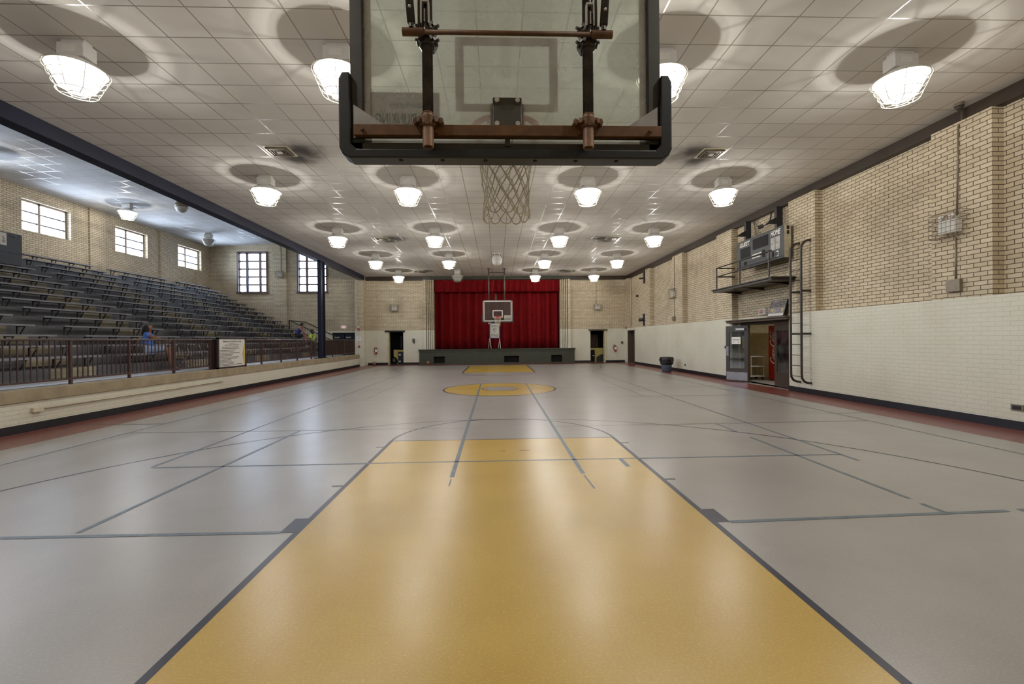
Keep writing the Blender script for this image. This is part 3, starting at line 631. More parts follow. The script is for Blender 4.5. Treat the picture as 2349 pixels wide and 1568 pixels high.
tag(mb.build('wire_cage', M['wire'], loc=(9.07,14.66,2.5)), 'thin wire cage fixed over the exit sign above the double doors', 'cage')
exit_sign(-10.31, 29.9, 2.6, 'y', 'red exit sign in a white case above the navy doors of the stands')

# ------------------------------------------------------------------ scoreboard, platform, ladder
t = thing('scoreboard', 'grey scoreboard reading GUEST and HOME hung high above the double doors', 'scoreboard', (8.75, 14.07, 4.02))
X0 = 8.62; MB().box(X0, 8.82, 12.79, 15.36, 4.02, 5.0).build('case', M['score'], t, bevel=.006)
MB().box(X0+.01, 8.83, 12.78, 12.79, 4.02, 5.0).build('end_panel', M['score_side'], t)
for y0, y1, z0, z1, m in ((14.52,15.12,4.38,4.72,'score_dark'), (13.55,14.38,4.55,4.9,'score_dark'), (12.98,13.42,4.33,4.72,'score_pale'), (13.72,13.86,4.22,4.45,'score_dark'), (13.28,13.36,4.12,4.3,'score_dark'), (13.5,13.6,4.3,4.38,'score_dark'), (14.75,14.9,4.12,4.25,'score_dark')):
    MB().box(X0-.006, X0, y0, y1, z0, z1).build('display_window', M[m], t)
mb = MB(); mb.box(X0-.009, X0-.006, 13.19, 13.21, 4.33, 4.72)
for q in (13.05, 13.29): mb.box(X0-.009, X0-.006, q, q+.1, 4.52, 4.535)
mb.build('digit_mark', M['score'], t)
text('GUEST', .2, M['pure_white'], t, (X0-.004, 15.17, 4.78), (0,-1,0), (0,0,1), width=.6, bold=.006, shear=.2)
text('HOME', .22, M['pure_white'], t, (X0-.004, 13.43, 4.78), (0,-1,0), (0,0,1), width=.48, bold=.006, shear=.2)
mb = MB()
for z, n in ((4.37, 10), (4.27, 9)):
    for q in range(n): mb.box(X0-.006, X0, 14.42-.052*q-.04, 14.42-.052*q, z, z+.035)
mb.box(X0-.006,X0,13.5,13.58,4.16,4.19); mb.box(X0-.006,X0,13.05,13.07,4.1,4.28); mb.box(X0-.006,X0,13.07,13.14,4.24,4.28); mb.box(X0-.006,X0,13.07,13.12,4.1,4.13)
mb.build('small_lettering', M['pure_white'], t)
for z in (4.72, 4.86): MB().box(8.70, 8.76, 12.765, 12.78, z, z+.1).build('socket', M['score_dark'], t)
for y in (15.2, 13.5):
    b = thing('scoreboard_bracket', 'black steel bracket post holding the %s end of the scoreboard from the beam' % ('GUEST' if y > 14 else 'HOME'), 'bracket', (8.95, y, 5.0))
    MB().box(8.83, 9.02, y-.06, y+.06, 4.98, 5.74).build('post', M['iron'], b)
    MB().prism([(8.85,y-.02,5.2),(8.5,y-.02,5.2),(8.85,y-.02,5.42)], (0,.04,0)).build('gusset', M['iron'], b)
mb = MB(); mb.tube([(8.72,14.3,5.012),(8.75,14.45,5.25),(8.8,14.6,5.5)], .012, 6); mb.sphere((8.8,14.6,5.52),.05,10); tag(mb.build('antenna_rod', M['pole_grey'], loc=(8.75,14.4,5.0)), 'thin rod with a pale tip standing on top of the scoreboard', 'rod')
mb = MB(); mb.tube([(9.08,14.1,5.74),(9.05,14.1,5.5),(8.98,14.15,5.36),(8.85,14.3,5.33)], .022, 8); mb.cyl((8.9,14.25,5.34),(8.8,14.36,5.3),.06,12); tag(mb.build('horn_light', M['iron'], loc=(9.05,14.1,5.5)), 'curved black pipe ending in a small lamp above the scoreboard', 'lamp')
t = thing('platform', 'dark steel platform bracketed to the wall under the scoreboard', 'platform', (8.7, 14.6, 3.3))
mb = MB(); mb.box(8.2, 9.14, 12.75, 16.3, 3.33, 3.43); mb.box(8.16, 9.14, 12.7, 16.35, 3.40, 3.44); mb.build('deck', M['platform'], t, bevel=.008)
for y in (13.2, 14.6, 16.0): MB().prism([(9.14,y,3.33),(8.3,y,3.33),(9.14,y,3.24)], (0,.05,0)).build('bracket', M['platform'], t)
for y in (16.18, 14.62, 13.02): MB().cyl((8.3,y,3.43),(8.3,y,4.26),.026,10).build('post', M['platform'], t)
for z in (4.24, 3.92): MB().tube([(9.0,16.18,z),(8.3,16.18,z),(8.3,12.9,z)] if True else [], .024, 8).build('guard_rail', M['platform'], t)
t = thing('wall_ladder', 'dark pipe ladder fixed to the wall beside the double doors', 'ladder', (8.65, 12.35, 0.3))
for y in (12.56, 12.11):
    pts = [(8.93,y,.31),(8.82,y,.32),(8.72,y,.37),(8.66,y,.46),(8.65,y,.6),(8.65,y,4.05),(8.66,y,4.2),(8.72,y,4.31),(8.82,y,4.37),(8.93,y,4.38)]
    MB().tube(pts, .032, 10).build('side_rail', M['platform'], t, smooth=True)
for k in range(13): MB().cyl((8.65,12.56,.5+k*.305),(8.65,12.11,.5+k*.305),.011,8).build('rung', M['platform'], t)
for y in (12.56, 12.11):
    for z in (1.72, 2.94): MB().box(8.65, 8.93, y-.012, y+.012, z-.03, z+.03).build('wall_bracket', M['platform'], t)
# wall fittings on the east wall
def em_light(x, y, z, facing, label, s=1.0):
    t = thing('emergency_light', label, 'emergency light', (x, y, z), 'caged emergency lights on the walls')
    n = Vector((-1,0,0)) if facing == 'x' else Vector((0,-1,0)); a = Vector((0,1,0)) if facing == 'x' else Vector((1,0,0)); u = Vector((0,0,1)); c = Vector((x,y,z))
    MB().obox(c + n*.07, a, u, n, .17*s, .13*s, .065).build('case', M['white'], t, bevel=.01)
    for q in (-.1, .1):
        MB().tube([c + n*.07 + a*q*s + u*.13*s, c + n*.09 + a*q*s + u*.17*s, c + n*.16 + a*q*s + u*.19*s], [.02,.03,.055], 12).build('lamp_head', M['white'], t)
    mb = MB()
    for q in range(8):
        w_ = -.3 + .6*q/7; mb.tube([c + a*w_*s + u*.26*s, c + n*.2 + a*w_*s + u*.26*s, c + n*.2 + a*w_*s - u*.2*s, c + a*w_*s - u*.2*s], .006, 4)
    for q in range(6):
        v_ = -.2 + .46*q/5; mb.tube([c - a*.3*s + u*v_*s, c + n*.2 - a*.3*s + u*v_*s, c + n*.2 + a*.3*s + u*v_*s, c + a*.3*s + u*v_*s], .006, 4)
    mb.build('wire_cage', M['conduit'], t); return t
em_light(8.93, 8.23, 3.75, 'x', 'white caged emergency light on the pilaster beside the ladder, biggest in view')
em_light(8.93, 21.63, 3.83, 'x', 'white caged emergency light on the long brick wall above the blue-grey bin')
em_light(-6.95, 30.17, 3.82, 'y', 'white caged emergency light over the doorway with the blue cabinet')
em_light(7.02, 30.19, 3.80, 'y', 'white caged emergency light over the doorway with the brown panel')
em_light(-14.43, 29.8, 6.1, 'y', 'white emergency light between the two tall windows of the stands', .9)
def conduit(pts, label, r=.014, mat='conduit', box=None):
    t = thing('conduit', label, 'conduit', tuple(pts[0]), 'thin wall conduits')
    MB().tube(pts, r, 8).build('pipe', M[mat], t, smooth=True)
    if box: MB().box(*box).build('junction_box', M[mat], t, bevel=.006)
    return t
conduit([(8.99,8.12,6.0),(8.99,8.12,5.72),(8.915,8.12,5.66),(8.915,8.15,3.95)], 'grey conduit from the ceiling down to the biggest caged emergency light')
conduit([(8.915,8.17,3.53),(8.915,8.18,2.7)], 'grey conduit below the biggest caged emergency light ending in a square box', box=(8.86,8.93,8.06,8.32,2.48,2.72))
conduit([(8.915,21.6,5.72),(8.915,21.6,3.98)], 'dark conduit from the brown beam down to the emergency light above the bin')
conduit([(8.915,21.6,3.62),(8.915,21.6,2.72)], 'conduit under the emergency light above the bin, ending in a small box', box=(8.86,8.93,21.5,21.8,2.52,2.72))
conduit([(6.95,30.185,5.74),(6.95,30.185,3.99)], 'conduit down to the emergency light over the doorway with the brown panel')
conduit([(-14.4,29.78,8.2),(-14.4,29.78,6.3)], 'cream conduit down to the emergency light between the tall windows', mat='conduit_cream')
conduit([(-9.2,29.48,5.68),(-9.2,29.48,2.55)], 'cream conduit running down the corner pilaster above the alarm strobe', mat='conduit_cream', box=(-9.27,-9.13,29.43,29.5,2.5,2.66))
conduit([(-9.19,29.485,2.36),(-9.19,29.485,1.3)], 'thin wire conduit between the two red alarm boxes on the corner pilaster', .008, 'conduit_cream')
conduit([(-8.77,8.75,.40),(-8.77,14.3,.40)], 'cream conduit along the low wall under the railing', .016, 'conduit_cream', (-8.795,-8.75,8.55,8.75,.34,.43))
conduit([(9.1,29.3,5.72),(9.1,29.35,2.45)], 'cream conduit in the far brick corner beside the narrow dark door', .03, 'conduit_cream')
for z, h, lab in ((2.42, .16, 'red fire alarm strobe on the corner pilaster of the stands'), (1.27, .14, 'red fire alarm pull box low on the corner pilaster')):
    t = thing('fire_alarm', lab, 'fire alarm', (-9.19, 29.5, z)); MB().box(-9.25, -9.13, 29.45, 29.5, z-h/2, z+h/2).build('case', M['redbox'], t, bevel=.006); MB().box(-9.22,-9.16,29.435,29.45,z-h/2+.02,z-h/2+.06).build('window', M['pure_white'], t)
t = thing('fire_alarm', 'red fire alarm box in the far brick corner above the narrow dark door', 'fire alarm', (8.93, 29.8, 2.38)); MB().box(8.88,8.93,29.74,29.86,2.3,2.46).build('case', M['redbox'], t)
t = thing('paper_notice', 'white paper notice on the corner pilaster between the red alarm boxes', 'notice', (-9.18, 29.5, 1.79)); MB().box(-9.32,-9.04,29.494,29.499,1.66,1.94).build('sheet', M['pure_white'], t)
mb = MB(); [mb.box(-9.27,-9.09,29.492,29.494,1.75+.06*q,1.765+.06*q) for q in range(3)]; mb.build('notice_lettering', M['ink_grey'], t)
def dome_cam():
    t = thing('dome_camera', 'small grey dome camera under the ceiling edge above the caged light', 'camera', (8.75, 7.95, 6.0))
    MB().cyl((8.75,7.95,6.0),(8.75,7.95,5.94),.075,16).build('base', M['conduit'], t); MB().lathe((8.75,7.95,5.94),[(.07,0),(.06,-.04),(.03,-.07),(.005,-.08)],16).build('dome', M['frame_dark'], t, smooth=True)
dome_cam()
for y, z0, z1, arm, lab in ((26.0, 4.95, 5.72, 5.25, 'black vertical mounting channel high on the far pilaster, under the beam'), (26.1, 2.40, 3.12, 2.76, 'black mounting channel with a stub pipe low on the far pilaster')):
    t = thing('mounting_channel', lab, 'bracket', (8.93, y, z0))
    MB().box(8.86, 8.93, y-.09, y+.09, z0, z1).build('channel', M['iron'], t)
    MB().cyl((8.86,y,arm),(8.62,y+.1,arm),.05 if z0 > 4 else .10,14).build('stub_pipe', M['iron'], t)
mb = MB(); mb.cyl((9.15,27.9,4.38),(9.02,27.9,4.38),.07,12); tag(mb.build('speaker_horn', M['iron'], loc=(9.15,27.9,4.38)), 'small black horn alone on the far brick wall, mid height', 'speaker')
for y, z, w_, lab in ((7.19,.38,.09,'dark double socket low on the painted wall near the frame edge'), (20.42,.36,.05,'small dark socket low on the wall beside the blue-grey bin'), (16.77,1.26,.04,'black light switch on the wall beside the open door leaf')):
    t = thing('wall_socket', lab, 'socket', (8.93,y,z)); MB().box(8.915,8.93,y-w_,y+w_,z-.055,z+.055).build('plate', M['conduit'] , t); MB().box(8.91,8.915,y-w_*.7,y+w_*.7,z-.035,z+.035).build('socket_face', M['ink'], t)
tag(MB().box(8.66,8.78,30.08,30.14,1.3,1.44).build('light_switch', M['iron'], loc=(8.7,30.1,1.37)), 'small dark switch on the far wall beside the narrow dark door', 'switch')
for x, z, lab in ((-7.62, 2.72, 'round pale plate on the far brick above the doorway with the blue cabinet'), (7.73, 2.77, 'round pale plate on the far brick above the doorway with the brown panel')):
    t = MB().cyl((x,30.2,z),(x,30.15,z),.09,16).build('cover_plate', M['conduit_cream'], loc=(x,30.2,z)); tag(t, lab, 'plate')
t = thing('wall_telephone', 'grey wall telephone box between the stage and the blue cabinet doorway', 'telephone', (-5.68, 30.17, 1.7)); MB().box(-5.78,-5.62,30.1,30.17,1.55,1.78).build('case', M['conduit'], t, bevel=.01); MB().box(-5.68,-5.61,30.04,30.1,1.45,1.74).build('handset', M['ink'], t, bevel=.01)
def extinguisher(x, y, z, lab):
    t = thing('fire_extinguisher', lab, 'fire extinguisher', (x, y, z), 'wall fire extinguishers')
    MB().lathe((x,y-.09,z-.25),[(.05,0),(.075,.02),(.075,.3),(.05,.38),(.025,.42)],14).build('cylinder', M['redbox'], t, smooth=True)
    MB().box(x-.03,x+.03,y-.13,y-.03,z+.17,z+.22).build('valve', M['bolt'], t)
    MB().box(x-.06,x+.06,y-.165,y-.16,z-.12,z+.06).build('label_card', M['pure_white'], t)
    MB().tube([(x,y-.08,z+.2),(x-.1,y-.08,z+.22),(x-.13,y-.08,z+.1),(x-.11,y-.08,z-.12)],.014,8).build('hose', M['iron'], t)
    MB().box(x-.04,x+.04,y-.03,y,z-.05,z+.2).build('bracket', M['iron'], t)
extinguisher(-8.2, 30.14, 1.0, 'red fire extinguisher on the far wall near the corner pilaster of the stands')
extinguisher(8.24, 30.2, 1.0, 'red fire extinguisher on the far wall beside the narrow dark door')
# bin, balls
t = thing('trash_can', 'blue-grey plastic bin with a black bag over its rim by the painted wall', 'bin', (8.30, 21.1, 0))
MB().lathe((8.3,21.1,0),[(.2,0),(.225,.02),(.25,.6),(.26,.66)],28).build('barrel', M['can'], t, smooth=True)
rn = random.Random(3); wb = [[rn.uniform(-.03,.03) for _ in range(36)] for _ in range(9)]
mb = MB(); mb.lathe((8.3,21.1,0),[(.20,.40),(.275,.355),(.30,.42),(.31,.5),(.335,.58),(.325,.66),(.30,.70),(.27,.715),(.24,.70),(.2,.5)],36,caps=False,wob=lambda i,k: wb[i%9][k] if i > 0 else 0)
mb.build('bin_bag', M['bag'], t, smooth=True)
for x, y, lab in ((-8.3, 29.9, 'worn basketball against the far wall under the extinguisher by the stands'), (-4.66, 29.74, 'worn basketball resting against the green stage front')):
    t = thing('basketball', lab, 'ball', (x, y, 0), 'loose basketballs'); MB().sphere((x,y,.122),.122,20).build('shell', M['ball'], t, smooth=True)
    mb = MB(); mb.torus((x,y,.122),.1225,.003,28,4); mb.tube([(x+.1225*math.cos(2*PI*k/28),y,.122+.1225*math.sin(2*PI*k/28)) for k in range(28)],.003,4,True); mb.build('seam', M['ink'], t)

# ------------------------------------------------------------------ stage
YS = 29.95
t = thing('stage_apron', 'dark green boarded stage front with three black vent openings', 'stage', (0.03, YS, 0))
V = [(-4.3,-3.56,.07,.54), (.5,1.52,.09,.53), (3.74,4.5,.07,.57)]
mb = MB(); wall(mb, 'y', YS, YS+.26, -5.28, 5.36, 0, .86, [(a,b,c,d_) for a,b,c,d_ in V]); mb.build('front_panel', M['stage'], t)
mb = MB()
for k in range(82):
    x = -5.25 + k*.13
    if not any(a-.05 < x < b+.05 for a,b,_,_ in V): mb.box(x, x+.012, YS-.004, YS+.001, .02, .84)
mb.build('batten', M['green_dark'], t)
mb = MB(); mb.box(-5.30,5.38,YS-.03,YS+.27,.84,.92); mb.build('fascia', M['stage'], t, bevel=.01)
MB().box(-5.34,5.42,YS-.08,YS+.27,.97,1.03).build('nosing', M['stage'], t, bevel=.015)
MB().box(-5.31,5.39,YS-.05,YS+.27,.92,.97).build('moulding', M['green_dark'], t)
for a,b,c,d_ in V:
    mb = MB(); mb.box(a,b,YS+.2,YS+.22,c,d_); v = mb.build('vent_opening', M['void'], t)
    mb = MB(); mb.box(a-.05,a,YS-.02,YS+.01,c-.04,d_+.05); mb.box(b,b+.05,YS-.02,YS+.01,c-.04,d_+.05); mb.box(a,b,YS-.02,YS+.01,d_,d_+.05); mb.build('vent_frame', M['green_dark'], v)
struct(MB().box(-5.3, 5.4, 30.2, 33.4, 0.9, 1.02).build('floor_stage', M['tread']))
def drape(name, x0, x1, y, z0, z1, pitch, amp, mat, flare=0.0, seed=1, thick=True):
    rn = random.Random(seed); mb = MB(); n = int((x1-x0)/pitch*8); xs = [x0+(x1-x0)*i/n for i in range(n+1)]; ph = 0; ys = []
    for i in range(n+1):
        ph += 2*PI/8*rn.uniform(.7,1.3); ys.append(amp*(math.sin(ph) + .35*math.sin(ph*.37)))
    rows = 6; V_ = []
    for r in range(rows+1):
        z = z0+(z1-z0)*r/rows; k = 1 + flare*(1-r/rows); V_.append([mb.bm.verts.new((x, y-yy*k, z)) for x, yy in zip(xs, ys)])
    for r in range(rows):
        for i in range(n): mb.bm.faces.new((V_[r][i], V_[r][i+1], V_[r+1][i+1], V_[r+1][i]))
    ob = mb.build(name, mat, smooth=True, loc=((x0+x1)/2, y, z0))
    s = ob.modifiers.new('cloth', 'SOLIDIFY'); s.thickness = .012; return ob
tag(drape('stage_curtain', -4.5, 4.6, 31.2, 1.02, 5.9, .62, .14, M['red'], .2, 5), 'deep red pleated curtain closed across the stage', 'curtain')
tag(drape('stage_valance', -4.28, 4.4, 30.5, 4.98, 5.9, .42, .05, M['red'], 1.2, 9), 'short red valance hanging across the top of the stage opening', 'valance')
t = thing('easel_sign', 'white hand-lettered DO NOT SIT ON STAGE board on a folding easel', 'sign', (-.12, 30.25, 1.03))
MB().box(-.5,.24,30.14,30.17,1.73,2.86).build('backing', M['purple'], t)
MB().box(-.44,.17,30.128,30.14,1.79,2.76).build('panel', M['paper'], t)
for s, sz, z, w_ in (('DO NOT', .2, 2.52, .52), ('SIT', .22, 2.28, .28), ('ON', .1, 2.15, .13), ('STAGE', .26, 1.86, .52)): text(s, sz, M['ink'], t, (-.135-w_/2, 30.124, z), (1,0,0), (0,0,1), width=w_)
for x0, x1, y1 in ((-.46,-.39,30.1), (.2,.26,30.1), (-.5,-.56,30.5), (.22,.1,30.5)): MB().tube([(x0,30.18,1.75),(x1,y1,1.05)],.018,6).build('leg', M['pure_white'], t)
mb = MB(); mb.prism([(-.56,30.1,2.72),(-.3,30.1,2.86),(-.3,30.1,3.0),(-.5,30.1,2.98),(-.56,30.1,2.85)],(0,.02,0)); mb.build('torn_paper', M['pure_white'], t)

# ------------------------------------------------------------------ ceiling lamps, vents, domes
BULB = bpy.data.lights.new('bulb', 'POINT'); BULB.energy = LAMP; BULB.color = LAMP_COL; BULB.shadow_soft_size = 0.022
def make_lamp(x, y, z, label, lit=True, group='caged ceiling lamps'):
    t = thing('ceiling_lamp', label, 'ceiling lamp', (x, y, z), group)
    MB().box(x-.16,x+.16,y-.07,y+.07,z-.05,z).build('mount', M['ballast'], t)
    MB().box(x-.19,x+.19,y-.11,y+.11,z-.25,z-.05).build('ballast_box', M['ballast'], t, bevel=.012)
    mb = MB(); mb.box(x-.1,x+.08,y-.114,y-.11,z-.2,z-.1); mb.build('rating_label', M['paper'], t)
    MB().lathe((x,y,z),[(.14,-.25),(.17,-.27),(.30,-.35),(.345,-.385),(.355,-.40),(.34,-.40)],28).build('reflector', M['white'], t, smooth=True)
    MB().lathe((x,y,z),[(.335,-.402),(.33,-.41),(.27,-.53),(.21,-.655)],24,caps=False).build('lens', M['lens'] if lit else M['lens_off'], t, smooth=True)
    MB().lathe((x,y,z),[(.21,-.655),(.14,-.705),(.02,-.72)],24,caps=False).build('lens_base', M['lens_base'] if lit else M['lens_off'], t, smooth=True)
    mb = MB()
    for R, q in ((.372,-.405),(.325,-.51),(.28,-.615),(.235,-.72),(.1,-.745)): mb.torus((x,y,z+q),R,.0045,28,4)
    for k in range(8):
        a = 2*PI*k/8+.2; mb.tube([(x+r*math.cos(a),y+r*math.sin(a),z+q) for r,q in ((.36,-.39),(.372,-.405),(.28,-.615),(.235,-.72),(.1,-.745))],.0045,4)
    mb.build('wire_guard', M['wire'], t)
    if lit:
        lo = bpy.data.objects.new('bulb', BULB); COL.objects.link(lo); lo.parent = t; lo.location = (0, 0, -.695)
    return t
colnm = ['outermost on the stands side', 'second from the stands', 'third from the stands', 'outermost on the scoreboard side']
rownm = ['row nearest the big backboard', 'second row from the viewer', 'third row from the viewer', 'fourth row from the viewer', 'last row before the stage']
LX = [(-6.05,-6.04,-6.08,-6.04,-6.04), (-2.3,-2.32,-2.36,-2.37,-2.41), (2.55,2.5,2.49,2.47,2.45), (6.3,6.23,6.24,6.2,6.16)]; LY = [6.58, 11.76, 17.07, 22.2, 27.35]
proto = None
for c in range(4):
    for r in range(5):
        lab = 'white caged ceiling lamp, %s, %s' % (rownm[r], colnm[c])
        if c == 1 and r == 4: make_lamp(LX[c][r], LY[r], ZC, 'unlit white ceiling lamp in the last row in front of the stage curtain', False); continue
        if proto is None: proto = make_lamp(LX[c][r], LY[r], ZC, lab)
        else: dup(proto, (LX[c][r]-LX[0][0], LY[r]-LY[0], 0), lab)
for c in range(4): dup(proto, (LX[c][0]-LX[0][0], 1.4-LY[0], 0), 'white caged ceiling lamp of the unseen row added above the viewer', 'added unseen lamps above the viewer')  # out-of-view row continuing the lamp grid, added to brighten the near floor
zl = zw(-17.0)
make_lamp(-17.05, 20.9, zl, 'lit ceiling lamp over the stands nearest the first high window', True, 'lamps over the stands')
make_lamp(-17.05, 26.6, zl, 'unlit ceiling lamp over the stands near the far corner', False, 'lamps over the stands')
make_lamp(-17.05, 15.2, zl, 'ceiling lamp over the stands above the blue-grey booth', True, 'lamps over the stands')
def dome(x, y, z, lab, sc=1.0):
    t = thing('ceiling_speaker', lab, 'ceiling speaker', (x,y,z))
    MB().cyl((x,y,z),(x,y,z-.05),.28*sc,24).build('base_ring', M['ballast'], t)
    for a in range(6): MB().cyl((x+.22*sc*math.cos(a*PI/3),y+.22*sc*math.sin(a*PI/3),z-.05),(x+.22*sc*math.cos(a*PI/3),y+.22*sc*math.sin(a*PI/3),z-.13),.03,8).build('mounting_lug', M['ballast'], t)
    MB().lathe((x,y,z),[(.12*sc,-.05),(.2*sc,-.12),(.26*sc,-.25),(.27*sc,-.34)],24).build('upper_shell', M['conduit'] if sc < 1 else M['ballast'], t, smooth=True)
    MB().lathe((x,y,z),[(.265*sc,-.345),(.255*sc,-.40),(.2*sc,-.52),(.1*sc,-.58),(.01,-.60)],24).build('lower_dome', M['ballast'], t, smooth=True)
dome(0.055, 22.2, ZC, 'round white domed fixture on the ceiling above the far backboard')
dome(-14.5, 20.75, zw(-14.5), 'round grey domed fixture on the ceiling over the stands', .98)
vn = ['over the court, stands side of the big backboard', 'over the court, scoreboard side of the big backboard', 'mid ceiling, on the side of the stands', 'mid ceiling, on the scoreboard side', 'far ceiling near the stage, on the side of the stands', 'far ceiling near the stage, on the scoreboard side']
vp = None
for (x, y), n_ in zip(VENTS, vn):
    lab = 'square sooty air vent, ' + n_
    if vp: dup(vp, (x-VENTS[0][0], y-VENTS[0][1], 0), lab); continue
    vp = thing('ceiling_vent', lab, 'air vent', (x,y,ZC), 'ceiling air vents')
    mb = MB(); mb.box(x-.29,x+.29,y-.27,y+.27,ZC-.012,ZC); mb.build('frame', M['conduit_cream'], vp); MB().box(x-.24,x+.24,y-.22,y+.22,ZC-.016,ZC-.012).build('throat', M['void'], vp)
    for k in range(4):
        a, b = .22-.05*k, .20-.045*k; mb = MB(); h0, h1 = ZC-.045, ZC-.016; 
        for x0,x1,y0,y1 in ((x-a,x+a,y-b,y-b+.014),(x-a,x+a,y+b-.014,y+b),(x-a,x-a+.014,y-b,y+b),(x+a-.014,x+a,y-b,y+b)): mb.box(x0,x1,y0,y1,h0+.005*k,h1)
        mb.build('louvre', M['conduit'], vp)
    MB().box(x-.05,x+.05,y-.045,y+.045,ZC-.05,ZC-.016).build('centre_plate', M['ballast'], vp)

# ------------------------------------------------------------------ backboards
def hoop(yb, s, near):
    Y = lambda d: yb + s*d                                                     # d > 0 is the playing side
    cx = 0.075
    lab = 'big glass backboard seen from behind overhead, on rusty pipes' if near else 'far glass backboard with white border and target square before the red curtain'
    t = thing('backboard', lab, 'basketball backboard', (cx, yb, 2.68))
    def bx(x0,x1,d0,d1,z0,z1,mb=None): mb = mb or MB(); return mb.box(x0,x1,min(Y(d0),Y(d1)),max(Y(d0),Y(d1)),z0,z1)
    Z0, Z1, XW = 2.742, 4.04, .905
    bx(cx-XW+.05,cx+XW-.05,0,.012,Z0+.04,Z1-.04).build('glass_pane', M['glass_board'] if near else M['glass_far'], t)
    mb = MB()
    for q in ((cx-XW,cx-XW+.065,-.04,.03,Z0,Z1),(cx+XW-.065,cx+XW,-.04,.03,Z0,Z1),(cx-XW,cx+XW,-.04,.03,Z1-.05,Z1),(cx-XW,cx+XW,-.04,.03,Z0,Z0+.035)): bx(*q, mb=mb)
    mb.build('frame', M['frame_dark'] if near else M['frame_grey'], t)
    mb = MB(); F0, F1 = .0125, .015
    for q in ((cx-XW+.065,cx-XW+.105,F0,F1,Z0+.04,Z1-.05),(cx+XW-.105,cx+XW-.065,F0,F1,Z0+.04,Z1-.05),(cx-XW+.065,cx+XW-.065,F0,F1,Z1-.09,Z1-.05),(cx-XW+.065,cx+XW-.065,F0,F1,Z0+.035,Z0+.072)): bx(*q, mb=mb)
    mb.build('border_stripe', M['board_paint'] if near else M['pure_white'], t)
    mb = MB()
    for q in ((cx-.305,cx-.255,F0,F1,2.99,3.43),(cx+.255,cx+.305,F0,F1,2.99,3.43),(cx-.255,cx+.255,F0,F1,3.38,3.43),(cx-.255,cx+.255,F0,F1,2.99,3.035)): bx(*q, mb=mb)
    mb.build('target_square', M['board_paint'] if near else M['pure_white'], t)
    # edge padding: a U that wraps the lower corners
    mb = MB(); o = .07; zt, zb = 3.17, 2.68; xo, xi = XW+.06, XW-.01
    prof = lambda e: e
    path_o = [(-xo, zt-.03), (-xo+.02, zt)]; 
    outer = [(-xo,zt-.04),(-xo,zb+.06),(-xo+.02,zb+.02),(-xo+.06,zb),(xo-.06,zb),(xo-.02,zb+.02),(xo,zb+.06),(xo,zt-.04),(xo-.02,zt),(xi+.005,zt)]
    inner = [(xi,zb+.08),(xi-.03,zb+.052),(-xi+.03,zb+.052),(-xi,zb+.08),(-xi-.005,zt),(-xo+.02,zt)]
    poly = [(cx+x, Y(-.07), z) for x, z in outer+inner]
    mb.prism(poly, (0, s*.115, 0)); p_ = mb.build('edge_padding', M['pad'], t, bevel=.008)
    mb = MB()
    for x in (-.62,-.38,-.13,.16,.40,.64): mb.cyl((cx+x,Y(-.035),zb-.003),(cx+x,Y(-.035),zb+.002),.012,10)
    mb.build('drain_hole', M['void'], p_)
    # no-dunking sign taped to the front
    if near:
        bx(-.73,-.325,F1,F1+.002,2.86,3.10).build('notice_sheet', M['paper_back'], t)
        text('Absolutely', .055, M['ink_grey'], t, (-.40, Y(F1)-.002, 3.01), (-1,0,0), (0,0,1), 'notice_lettering', width=.22)
        text('NO DUNKING', .095, M['ink_grey'], t, (-.36, Y(F1)-.002, 2.91), (-1,0,0), (0,0,1), 'notice_lettering', width=.34, bold=.002)
    else:
        bx(.47,.91,F1,F1+.003,2.86,3.12).build('notice_sheet', M['paper'], t)
        text('Absolutely', .06, M['ink'], t, (.57, Y(F1)-.006, 3.03), (1,0,0), (0,0,1), 'notice_lettering', width=.24)
        text('NO DUNKING', .1, M['ink'], t, (.50, Y(F1)-.006, 2.91), (1,0,0), (0,0,1), 'notice_lettering', width=.38, bold=.002)
    # rim, mount and net
    bx(cx-.085,cx+.085,-.045,-.02,2.86,3.045).build('mount_plate', M['plate'], t, bevel=.006)
    for x in (-.06,.06):
        for z in (2.885,3.02): MB().cyl((cx+x,Y(-.045),z),(cx+x,Y(-.065),z),.014,8).build('plate_bolt', M['bolt'], t)
    bx(cx-.015,cx+.015,-.05,-.03,2.76,2.87).build('plate_tab', M['plate'], t)
    bx(cx-.1,cx+.1,.015,.03,2.9,3.04).build('rim_plate', M['rim'], t)
    mb = MB(); bx(cx-.07,cx+.07,.03,.15,3.0,3.03,mb); bx(cx-.02,cx+.02,.03,.17,2.93,3.02,mb); mb.build('rim_bracket', M['rim'], t)
    rc = (cx, Y(.385), 3.045); mb = MB(); mb.torus(rc,.234,.011,40,8)
    for k in range(12):
        a = 2*PI*k/12; mb.tube([(rc[0]+.234*math.cos(a+q),rc[1]+.234*math.sin(a+q),rc[2]-.01-.018*math.sin(PI*j/4)) for j,q in enumerate((-.05,-.025,0,.025,.05))],.003,4)
    mb.build('rim', M['rim'], t, smooth=True)
    mb = MB(); n = 20
    for k in range(n):
        a, b = (-PI/2*s + math.radians(-72 + 144*(k+q)/n) for q in (0, 1)); mb.prism([(rc[0]+r*math.cos(w_), rc[1]+r*math.sin(w_), rc[2]-.006) for r, w_ in ((.205,a),(.25,a),(.25,b),(.205,b))], (0,0,.01))
    mb.build('rim_flange', M['rim'], t)
    mb = MB(); n = 12; prof = [(.225,3.02),(.205,2.93),(.185,2.85),(.168,2.77),(.158,2.69),(.152,2.62),(.15,2.55),(.155,2.49)]; rn = random.Random(4 if near else 8)
    jit = [[(rn.uniform(-.008,.008), rn.uniform(-.012,.012)) for _ in range(n)] for _ in prof]
